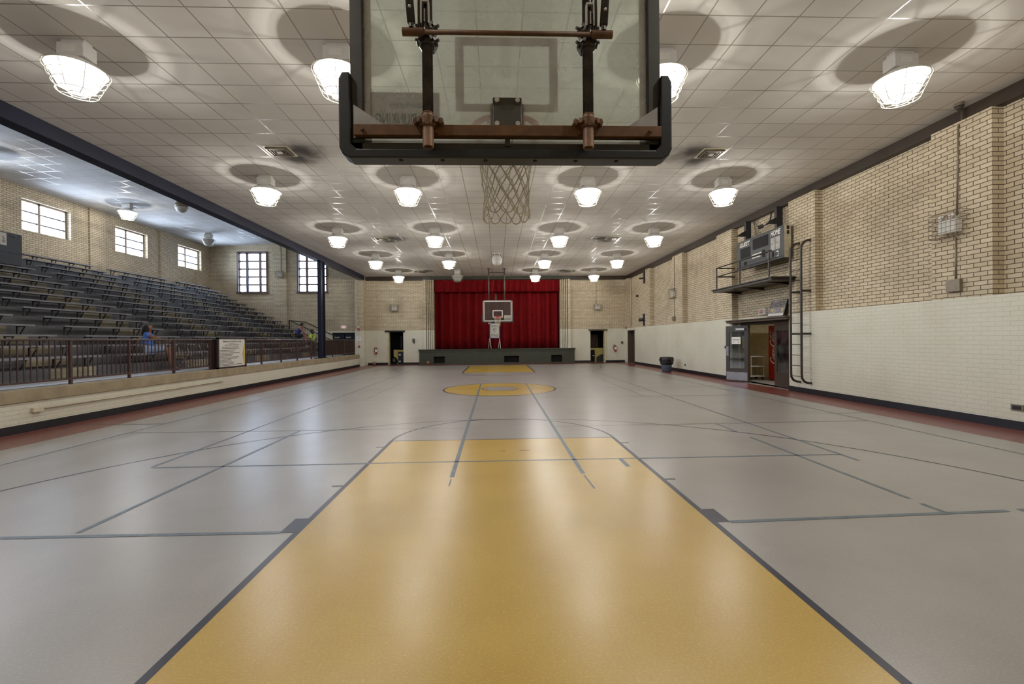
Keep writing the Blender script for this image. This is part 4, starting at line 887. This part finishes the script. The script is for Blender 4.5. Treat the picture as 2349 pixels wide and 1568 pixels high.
    def node(i, k):
        r, z = prof[i]; a = 2*PI*(k%n + (i%2)*.5)/n; j = jit[i][k%n]; return (rc[0]+(r+j[0])*math.cos(a), rc[1]+(r+j[0])*math.sin(a), z+j[1]*(i > 0))
    for i in range(len(prof)-1):
        for k in range(n):
            for dk in ((0, -1) if i%2 == 0 else (0, 1)):
                p, q = Vector(node(i,k)), Vector(node(i+1,k+dk)); mid = (p+q)/2; mb.tube([p, mid+Vector((0,0,-.004)), q], .0048, 5)
    for i in range(1, len(prof)-1):
        for k in range(n): mb.sphere(node(i,k), .0085, 6)
    for k in range(n): 
        p, q = Vector(node(7,k)), Vector(node(7,k+1)); m_ = (p+q)/2; mb.tube([p, p*.7+m_*.3+Vector((0,0,-.025)), m_+Vector((0,0,-.035)), q*.7+m_*.3+Vector((0,0,-.025)), q], .0048, 5)
    mb.build('net', M['net'], t, smooth=True)
    return t, Y, cx
t, Y, cx = hoop(2.6, 1, True)
MB().box(-.80,.97,2.51,2.56,2.80,2.862).build('lower_bar', M['rust'], t, bevel=.003)
for x in (-.75, .9): MB().cyl((x,2.505,2.83),(x,2.49,2.83),.012,8).build('bar_bolt', M['rust'], t)
for s in (-1, 1):
    MB().prism([(cx+s*.885,2.545,2.80),(cx+s*.885,2.545,2.99),(cx+s*.70,2.545,2.87),(cx+s*.60,2.545,2.80)], (0,.008,0)).build('corner_gusset', M['frame_grey'], t)
px = {-1: -.372, 1: .532}; YP = 2.47
def clamp(x, z, lower):
    q_ = 1 if lower else .62; mb = MB(); mb.lathe((x,YP,z-.02),[(.04,0),(.045,.01),(.045,.045),(.04,.055)],16)
    for k in range(5):
        a = PI*(1.05 + .9*k/4); p = Vector((x+.066*math.cos(a)*(.5+.5*q_), YP+.045*math.sin(a)+.01, z+.03*abs(math.cos(a))-.01)); mb.tube([p, p+Vector((.012*math.cos(a),-.01,.0))], .014*q_, 6)
    mb.prism([(x-.085*q_,YP+.02,z+.02*q_),(x-.05*q_,YP+.02,z-.04*q_),(x+.05*q_,YP+.02,z-.04*q_),(x+.085*q_,YP+.02,z+.02*q_),(x+.07*q_,YP+.02,z+.03*q_),(x-.07*q_,YP+.02,z+.03*q_)], (0,.03,0))
    for k in (-.07,-.045,.045,.07): mb.tube([(x+k*(.35+.65*q_),YP+.02,z+.005),(x+k*(.35+.65*q_),YP-.02,z+.005+.02*(abs(k) < .05))],.012*q_,6)
    return mb
for s in (-1, 1):
    x = px[s]
    p_ = MB().cyl((x,YP,2.86),(x,YP,6.0),.030,20).build('drop_pipe', M['pipe'], t, smooth=True)
    mb = MB(); mb.tube([(x,YP,2.715),(x,YP,2.90)],.031,20,caps=False); mb.tube([(x,YP,2.90),(x,YP,2.715)],.024,20,caps=False); mb.lathe((x,YP,2.715),[(.024,0),(.031,0)],20,caps=False); mb.cyl((x,YP,2.74),(x,YP,2.75),.024,16); mb.build('pipe_end', M['pipe_raw'], t, smooth=True)
    MB().torus((x,YP,2.90),.031,.003,20,6).build('pipe_collar', M['pipe_raw'], t)
    clamp(x, 2.845, True).build('pipe_clamp', M['rust'], t); clamp(x, 3.29, False).build('pipe_clamp', M['pipe'], t)
    mb = clamp(x, 3.37, False); mb.build('pipe_clamp', M['pipe'], t)
    xa = x + s*.075
    MB().tube([(xa,2.40,3.36),(xa+s*.022,2.40,3.66),(xa+s*.2,2.2,6.0)],.022,14).build('brace_arm', M['pipe'], t, smooth=True)
    MB().sphere((xa+s*.004,2.377,3.43),.009,8).build('brace_pin', M['bolt'], t)
    MB().cyl((xa,2.40,3.33),(xa,2.40,3.365),.014,10).build('swivel', M['pipe'], t)
    MB().cyl((x+s*.01,2.41,3.315),(x+s*.125,2.41,3.315),.021,14).build('bar_collar', M['rust'], t)
    mb = MB(); mb.tube([(x+s*.002,2.42,3.31),(x+s*.002,2.42,3.37)],.012,8); mb.tube([(x+s*.002,2.42,3.37),(x+s*.002,2.42,3.44)],.016,10); mb.tube([(x+s*.002,2.42,3.47),(x+s*.002,2.42,5.9)],.007,8); mb.build('turnbuckle', M['pipe'], t)
    mb = MB()
    for q in (-.02,.02): mb.bar((x+s*.002+q,2.415,3.36),(x+s*.002+q*.95,2.415,3.48),.007,.03,(0,1,0))
    mb.box(x+s*.002-.022,x+s*.002+.022,2.40,2.43,3.475,3.485); mb.build('clevis', M['bolt'], t)
    mb = MB(); mb.bar((x+s*.036,2.41,3.3),(x+s*.034,2.41,3.58),.012,.012); mb.bar((x+s*.036,2.41,3.56),(x+s*.04,2.36,3.64),.03,.02,(0,1,0)); mb.tube([(x+s*.04,2.36,3.62),(x+s*.02,2.3,5.0)],.012,8); mb.build('strap', M['pipe'], t)
MB().tube([(px[-1]-.1,2.41,3.315),(px[1]+.1,2.41,3.315)],.0125,12).build('upper_bar', M['rust'], t, smooth=True)
t, Y, cx = hoop(26.55, -1, False)
for x in (-.45, .51):
    MB().cyl((x,26.8,3.95),(x,26.8,6.0),.035,14).build('drop_pipe', M['pole_grey'], t, smooth=True); MB().box(x-.09,x+.09,26.71,26.89,5.97,6.0).build('ceiling_flange', M['iron'], t)
    MB().torus((x,26.8,5.0),.045,.02,16,8).build('pipe_collar', M['pole_grey'], t); MB().cyl((x,26.8,5.6),(x,26.8,5.99),.038,14).build('pipe_sleeve', M['iron'], t); MB().box(x-.03,x+.03,26.58,26.8,3.2,3.28).build('board_bracket', M['iron'], t)
    MB().cyl((x,26.8,3.0),(x,26.8,3.96),.033,12).build('lower_pipe', M['pole_grey'], t)
MB().cyl((-.45,26.8,5.77),(.51,26.8,5.77),.025,10).build('cross_bar', M['iron'], t)
mb = MB(); mb.box(-.09,.03,26.75,26.85,4.05,4.3); mb.build('winch_block', M['wood'], t); MB().box(-.08,.02,26.76,26.84,4.3,4.45).build('winch_pulley', M['iron'], t)
tag(MB().tube([(-.2,26.9,6.0),(-.15,26.95,5.5),(-.2,26.95,4.9),(-.28,26.9,4.1)],.006,5).build('winch_cable', M['rim'], loc=(-.2,26.9,4.1)), 'thin red cable dangling between the two pipes of the far backboard', 'cable')

# ------------------------------------------------------------------ stands: tiers, benches, railing, column
BX = lambda i: -18.45 + .56*i
BZ = lambda i: 5.18 - .275*i
SEC = [(25.85, 28.85), (21.5, 25.1), (17.2, 20.65), (12.75, 16.4), (8.3, 11.95)]
mb = MB(); mbb = MB()
Y0, Y1 = 2.0, 28.9
struct(MB().box(-19.05, -9.12, YB, 27.95, 0.6, 0.79).build('floor_stands', M['deck']))
for i in range(15):
    xf = BX(i) + .16; zt = BZ(i) - .27; xb = -19.05 if i == 0 else BX(i-1) + .16
    mb.box(xb, xf, Y0, Y1, .785 if i > 2 else zt-.5, zt)
    for a, b in SEC: mbb.box(xf-.004, xf+.006, b-1.35, b-.2, zt-.235, zt-.01)
o = struct(mb.build('trim_9', M['tier']))
for i in range(15): pass
mbb.build('beige_riser', M['tier_beige'], o)
def bench(i, a, b, label):
    x, z = BX(i), BZ(i); t = thing('bench', label, 'bench', (x, (a+b)/2, z), 'plank benches of the stands')
    MB().box(x-.13, x+.14, a, b, z-.045, z).build('seat_plank', M['bench'], t)
    n = 5
    for k in range(n):
        y = a + .22 + (b-a-.44)*k/(n-1); mb = MB()
        mb.box(x-.11, x+.12, y-.015, y+.015, z-.065, z-.045); mb.box(x-.11, x-.08, y-.012, y+.012, z-.27, z-.045); mb.bar((x+.10,y,z-.06),(x-.03,y,z-.268),.03,.012,(0,1,0))
        mb.box(x-.11, x-.02, y-.02, y+.02, z-.275, z-.265); mb.build('bracket', M['bracket'], t)
    return t
secnm = ['section beside the far wall', 'second section from the far wall', 'middle section', 'fourth section from the far wall', 'section nearest the viewer']
ordn = ['topmost', 'second from the top', 'third from the top', 'fourth from the top', 'fifth from the top', 'sixth from the top', 'seventh from the top', 'eighth, middle row', 'seventh from the bottom', 'sixth from the bottom', 'fifth from the bottom', 'fourth from the bottom', 'third from the bottom', 'second from the bottom', 'lowest']
for s, (a, b) in enumerate(SEC):
    p0 = None
    for i in range(15):
        if s == 3 and i < 3: continue                                         # hidden under the booth
        if s == 4 and i < 8: continue
        lab = 'grey plank bench, %s, %s' % (ordn[i], secnm[s])
        if p0 is None: p0 = bench(i, a, b, lab); i0 = i
        else: dup(p0, (BX(i)-BX(i0), 0, BZ(i)-BZ(i0)), lab)
# booth at the top
t = thing('announcer_booth', 'blue-grey boxed booth among the top benches at the picture edge', 'booth', (-17.6, 14.5, 4.3))
MB().box(-18.9, -16.62, 12.9, 15.95, 4.37, 5.46).build('shell', M['booth'], t, bevel=.01)
MB().box(-16.63, -16.6, 12.88, 15.97, 4.78, 4.83).build('trim_strip', M['booth'], t)
MB().box(-16.615, -16.605, 14.2, 15.45, 5.0, 5.42).build('poster', M['paper'], t)
text('C S', .3, M['ink'], t, (-16.6, 15.42, 5.08), (0,-1,0), (0,0,1), 'poster_lettering', width=.5) if False else None
mb = MB(); rn = random.Random(5)
for k in range(26):
    y, z = rn.uniform(15.55,15.88), rn.choice((5.35,5.32,5.24)); mb.box(-16.612,-16.608,y,y+rn.uniform(.01,.03),z,z+rn.uniform(.008,.03))
mb.build('worn_lettering', M['pole_grey'], t)
mb = MB(); 
for pts in ([(15.36,5.3),(15.33,5.26),(15.36,5.22),(15.4,5.24)], [(15.32,5.15),(15.36,5.18),(15.41,5.14),(15.36,5.09),(15.32,5.15)]): mb.tube([(-16.603,y,z) for y,z in pts],.009,5)
mb.build('poster_mark', M['ink'], t)
# end stair of the stands with its railing
mb = MB()
for k in range(8): mb.box(-14.3+.44*k, -14.3+.44*(k+1), 28.95, 29.85, 0, 2.1-.26*k)
struct(mb.build('floor_steps', M['tread']))
t = thing('stair_railing', 'sloping dark iron stair railing at the end of the stands by the navy doors', 'railing', (-12.3, 28.97, 1))
A, B = Vector((-13.5,28.97,3.05)), Vector((-10.6,28.97,1.62)); MB().bar(A, B, .05, .05).build('hand_rail', M['iron'], t); MB().bar(A-Vector((0,0,.85)), B-Vector((0,0,.85)), .035, .035).build('lower_rail', M['iron'], t)
for f in (0, .5, 1.0): p = A.lerp(B, f); MB().box(p.x-.03,p.x+.03,p.y-.03,p.y+.03,p.z-1.0,p.z).build('post', M['iron'], t)
for k in range(1, 20):
    p = A.lerp(B, k/20); MB().box(p.x-.008,p.x+.008,p.y-.008,p.y+.008,p.z-.86,p.z-.01).build('baluster', M['iron'], t)
t = thing('wall_handrail', 'dark round handrail on the end wall behind the stair railing', 'handrail', (-12.2,29.8,2)); MB().tube([(-13.4,28.97,3.02),(-13.4,29.6,3.02),(-12.8,29.78,2.95),(-10.8,29.78,1.96)],.03,8).build('pipe', M['iron'], t)
# railing on the ledge
def railing(name, a, b, posts, label, dense=False):
    x = -8.97; t = thing('railing', label, 'railing', (x, (a+b)/2, .79))
    MB().box(x-.035, x+.035, a, b, 1.70, 1.745).build('top_rail', M['rail'], t, bevel=.012)
    MB().box(x-.022, x+.022, a, b, .885, .925).build('bottom_rail', M['rail'], t)
    for y in posts: MB().box(x-.025, x+.025, y-.025, y+.025, .79, 1.71).build('post', M['rail'], t)
    n = int((b-a)/(.118 if not dense else .118)); me = None
    for k in range(1, n):
        y = a + (b-a)*k/n
        if any(abs(y-p) < .05 for p in posts): continue
        if me is None: o = MB().box(x-.009, x+.009, y-.009, y+.009, .92, 1.705).build('baluster', M['rail'], t); me = o; y0 = y
        else: o = me.copy(); COL.objects.link(o); o.parent = t; o.location = (0, y-y0, 0)
    if dense: MB().box(x-.03, x-.015, a+.1, b-.05, .93, 1.68).build('backing_sheet', M['rail_dark'], t)
    return t
railing('railing', 6.6, 14.04, [8.03, 9.51, 10.98, 12.45, 13.99], 'brown metal railing along the ledge from the picture edge to the rules sign')
railing('railing', 15.68, 22.2, [16.98, 18.5, 19.97, 21.45], 'brown metal railing along the ledge between the rules sign and the dark column')
railing('railing', 23.12, 27.9, [24.2, 26.0, 27.85], 'brown railing with dark sheet backing between the column and the corner pilaster', True)
t = thing('steel_column', 'dark navy steel column standing on the ledge of the stands', 'column', (-8.97, 22.65, .79))
mb = MB(); mb.box(-9.05,-8.87,22.47,22.52,.81,5.72); mb.box(-9.05,-8.87,22.95,23.0,.81,5.72); mb.box(-8.98,-8.94,22.51,22.96,.81,5.72); mb.box(-9.05,-9.03,22.47,23.0,.81,5.72); mb.build('shaft', M['beam_blue'], t)
MB().box(-9.15,-8.79,22.2,23.1,.79,.82).build('base_plate', M['beam_blue'], t)
# rules sign on the railing
t = thing('rules_sign', 'large white rules sign in a dark frame mounted on the railing', 'sign', (-8.82, 14.9, .8))
mb = MB(); mb.box(-8.86,-8.82,14.12,15.66,.80,1.79); mb.box(-8.86,-8.8,14.1,15.68,1.745,1.80); mb.box(-8.86,-8.8,14.1,15.68,.79,.845); mb.box(-8.86,-8.8,14.1,14.18,.79,1.79); mb.box(-8.86,-8.8,15.6,15.68,.79,1.79); mb.build('frame', M['rail_dark'], t)
MB().box(-8.82,-8.812,14.18,15.6,.845,1.745).build('sheet', M['paper'], t)
mb = MB(); mb.prism([(-8.81,15.6,1.6),(-8.81,15.5,1.45),(-8.81,15.46,1.2),(-8.81,15.52,.95),(-8.81,15.6,.86)], (.003,0,0)); mb.build('exposed_board', M['photo_gold'], t)
text('SPRINGHILL RECREATION CENTER', .07, M['ink'], t, (-8.811,14.38,1.64), (0,1,0), (0,0,1), 'heading', width=1.0, bold=.001)
text('RULES AND REGULATIONS', .035, M['ink'], t, (-8.811,14.68,1.585), (0,1,0), (0,0,1), 'heading', width=.42)
mb = MB(); rn = random.Random(2)
for k, (a, b, z) in enumerate([(14.48,15.26,1.54),(14.33,15.22,1.475),(14.33,15.3,1.43)] + [(14.3,14.3+w_,1.37-.045*q) for q, w_ in enumerate((.78,.66,.98,.62,.55,.95,.86,.5,.56,.7,.62,.8))]):
    y = a
    while y < b: l = rn.uniform(.02,.07); mb.box(-8.812,-8.8105,y,min(b,y+l),z,z+.018); y += l+.015
    if k > 2: mb.box(-8.812,-8.8105,14.225,14.262,z,z+.02)
mb.box(-8.812,-8.8105,15.1,15.4,.9,.915); mb.build('rules_lettering', M['ink'], t)
t = thing('sign_post', 'wide dark panel post beside the rules sign on the railing', 'post', (-8.97,14.2,.79)); MB().box(-9.0,-8.9,14.06,14.2,.795,1.72).build('panel', M['rail_dark'], t)
# pale folding chairs behind the railing
def chair(x, y, lab):
    t = thing('folding_chair', lab, 'chair', (x,y,.79), 'pale metal folding chairs')
    for s in (-.2,.2):
        MB().tube([(x+.2,y+s,.79),(x-.1,y+s,1.3),(x-.18,y+s,1.6)],.011,6).build('leg', M['frame_grey'], t); MB().tube([(x-.22,y+s,.79),(x+.15,y+s,1.22)],.011,6).build('leg', M['frame_grey'], t)
    MB().box(x-.2,x+.2,y-.2,y+.2,1.2,1.225).build('seat', M['iron'], t); MB().box(x-.19,x-.16,y-.2,y+.2,1.42,1.6).build('backrest', M['iron'], t)
chair(-10.0, 14.5, 'pale legged folding chair behind the railing beside the seated person in blue')
chair(-9.8, 15.2, 'pale legged folding chair behind the railing beside the rules sign')

# ------------------------------------------------------------------ people
def skin(name, pts, edges, mat, parent, sub=2, root=0):
    me = bpy.data.meshes.new(name); o0 = Vector(parent['_o']); me.from_pydata([tuple(Vector(p[:3])-o0) for p in pts], edges, [])
    ob = bpy.data.objects.new(name, me); COL.objects.link(ob)
    ob.modifiers.new('s', 'SKIN'); ob.modifiers.new('u', 'SUBSURF').levels = sub
    sl = me.skin_vertices[0].data
    for i, p in enumerate(pts): sl[i].radius = (p[3], p[4] if len(p) > 4 else p[3]); sl[i].use_root = (i == root)
    dg = bpy.context.evaluated_depsgraph_get(); m2 = bpy.data.meshes.new_from_object(ob.evaluated_get(dg)); bpy.data.objects.remove(ob)
    m2.name = name; m2.materials.clear(); m2.materials.append(mat)
    for p in m2.polygons: p.use_smooth = True
    o2 = bpy.data.objects.new(name, m2); COL.objects.link(o2); o2.parent = parent; o2['_o'] = list(o0); return o2
def person(label, loc, J, f, skin_m, shirt_m, pant_m, shoe_m, sleeve, leg_len, hair_long):
    """J: pelvis, chest, neck, head and per side shoulder/elbow/hand/hip/knee/ankle; f: facing direction"""
    t = thing('person', label, 'person', loc); f = Vector(f).normalized(); P = []; E = []
    def add(v, r, par=None):
        P.append((*v, r)); i = len(P)-1
        if par is not None: E.append((par, i))
        return i
    V = {k: Vector(v) for k, v in J.items()}; side = f.cross(Vector((0,0,1))).normalized()
    pe = add(V['pelvis'], .12); ab = add((V['pelvis']+V['chest'])/2, .115, pe); ch = add(V['chest'], .125, ab); nk = add(V['neck'], .055, ch)
    hd = V['head']; hj = add(hd-Vector((0,0,.07))+f*.01, .068, nk); hm = add(hd, .088, hj); ht = add(hd+Vector((0,0,.075)), .07, hm)
    add(hd+f*.105-Vector((0,0,.015)), .014, hm)
    for s in (-1, 1): add(hd+side*s*.092, .016, hm)
    for s, k in ((-1,'l'), (1,'r')):
        sh = add(V['sh'+k], .062, ch); el = add(V['el'+k], .042, sh); wr = add(V['ha'+k], .026, el); d_ = (V['ha'+k]-V['el'+k]).normalized(); pm = add(V['ha'+k]+d_*.07, .034, wr)
        for q, l in ((-.024,.075),(-.008,.085),(.008,.08),(.024,.065)):
            b1 = add(V['ha'+k]+d_*(.09+l*.5)+side*q-Vector((0,0,.008)), .009, pm); add(V['ha'+k]+d_*(.085+l)+side*q-Vector((0,0,.03)), .008, b1)
        add(V['ha'+k]+d_*.08+side*s*-.055-Vector((0,0,.01)), .010, wr)
        hp = add(V['hi'+k], .095, pe); kn = add(V['kn'+k], .062, hp); an = add(V['an'+k], .04, kn); add(V['an'+k]+f*.12-Vector((0,0,.045)), .036, an)
    skin('body', P, E, skin_m, t, 2, 0)
    P2 = [(*V['pelvis'], .145), (*((V['pelvis']+V['chest'])/2), .142), (*V['chest'], .15), (*(V['chest']*.45+V['neck']*.55), .085)]; E2 = [(0,1),(1,2),(2,3)]
    for k in 'lr':
        P2.append((*V['sh'+k], .08)); E2.append((2, len(P2)-1)); i = len(P2)-1
        if sleeve: P2.append((*(V['sh'+k].lerp(V['el'+k], sleeve)), .066)); E2.append((i, len(P2)-1))
    skin('shirt', P2, E2, shirt_m, t)
    P3 = [(*(V['pelvis']-Vector((0,0,.02))), .138)]; E3 = []
    for k in 'lr':
        P3.append((*V['hi'+k], .112)); E3.append((0, len(P3)-1)); P3.append((*V['hi'+k].lerp(V['kn'+k], min(1,leg_len)), .085)); E3.append((len(P3)-2, len(P3)-1))
        if leg_len > 1: P3.append((*V['kn'+k].lerp(V['an'+k], leg_len-1), .06)); E3.append((len(P3)-2, len(P3)-1))
    skin('trousers' if leg_len > 1.5 else 'shorts', P3, E3, pant_m, t)
    for k in 'lr': skin('shoe', [(*(V['an'+k]-f*.05-Vector((0,0,.045))), .045), (*(V['an'+k]+f*.06-Vector((0,0,.05))), .048), (*(V['an'+k]+f*.17-Vector((0,0,.06))), .036)], [(0,1),(1,2)], shoe_m, t)
    H = [(*(hd+Vector((0,0,.07))+f*.0), .122), (*(hd-f*.05+Vector((0,0,-.01))), .115)]; EH = [(0,1)]
    if hair_long: H += [(*(hd-f*.08+Vector((0,0,-.14))), .11), (*(hd-f*.10+Vector((0,0,-.30))), .08)]; EH += [(1,2),(2,3)]
    if hair_long: skin('hair', H, EH, M['hair'], t)
    else: MB().sphere(hd+Vector((0,0,.04))-f*.028, .104, 16, (1,1,1)).build('hair', M['hair'], t, smooth=True)
    for s in (-1, 1): MB().sphere(hd+f*.082+side*s*.032+Vector((0,0,.012)), .010, 8).build('eye', M['ink'], t)
    MB().obox(hd+f*.083-Vector((0,0,.055)), side, f, (0,0,1), .022, .004, .006).build('mouth', M['redbox'], t)
    return t
def seated(x, y, seat, f, lean, knee_out, foot_z, hands, torso=.5, foot_fwd=.08):
    f = Vector((f[0], f[1], 0)).normalized(); sd = f.cross(Vector((0,0,1))); J = {}; b = Vector((x, y, seat+.15)); up = Vector((0,0,1))
    tv = (up*math.cos(lean)+f*math.sin(lean)); J['pelvis'] = b; J['chest'] = b+tv*torso*.68; J['neck'] = b+tv*torso*1.03; J['head'] = b+tv*torso*1.03+(up*.8+f*.25*(1+lean))*.15
    for s, k in ((-1,'l'),(1,'r')):
        J['sh'+k] = b+tv*torso*.86+sd*s*.185; J['hi'+k] = b+sd*s*.095-up*.03+f*.03; J['kn'+k] = b+sd*s*knee_out+f*.46-up*.01; J['an'+k] = Vector((*(b+sd*s*knee_out+f*(.46+foot_fwd)).xy, foot_z+.09))
        J['el'+k] = b+f*hands[0]+sd*s*.2+up*hands[1]; J['ha'+k] = b+f*hands[2]+sd*s*hands[4]+up*hands[3]
    return J
f1 = (.88, .47, 0)
person('seated person in a blue shirt and pale shorts with long black hair', (-10.55,13.62,1.33), seated(-10.55,13.62,1.33,f1,-.05,.13,.79,(.22,.27,.46,.22,.06),.5,.12), f1, M['skin_a'], M['blue_shirt'], M['denim'], M['shoe_dark'], .5, .95, True)
f2 = (.95, .3, 0)
person('person in a navy tank top leaning forward on a bench by the stair railing', (-11.72,26.05,1.88), seated(-11.72,26.05,1.88,f2,.5,.16,1.33,(.40,.12,.56,.02,.05),.52,.05), f2, M['skin_b'], M['tank'], M['dark_cloth'], M['shoe'], 0, .9, False)
J = {}; b = Vector((-10.35,24.9,.79)); J['pelvis'] = b+Vector((0,0,.76)); J['chest'] = b+Vector((0,0,1.08)); J['neck'] = b+Vector((0,0,1.28)); J['head'] = b+Vector((.01,0,1.41))
for s, k in ((-1,'l'),(1,'r')):
    J['sh'+k] = b+Vector((0,-s*.16,1.2)); J['el'+k] = b+Vector((-.01,-s*.21,.96)); J['ha'+k] = b+Vector((.05,-s*.22,.74)); J['hi'+k] = b+Vector((0,-s*.085,.73)); J['kn'+k] = b+Vector((.02,-s*.09,.40)); J['an'+k] = b+Vector((0,-s*.09,.09))
person('standing person in a lime yellow shirt behind the railing beside the navy column', tuple(b), J, (1,0,0), M['skin_c'], M['lime'], M['dark_cloth'], M['shoe_dark'], .7, 1.9, False)
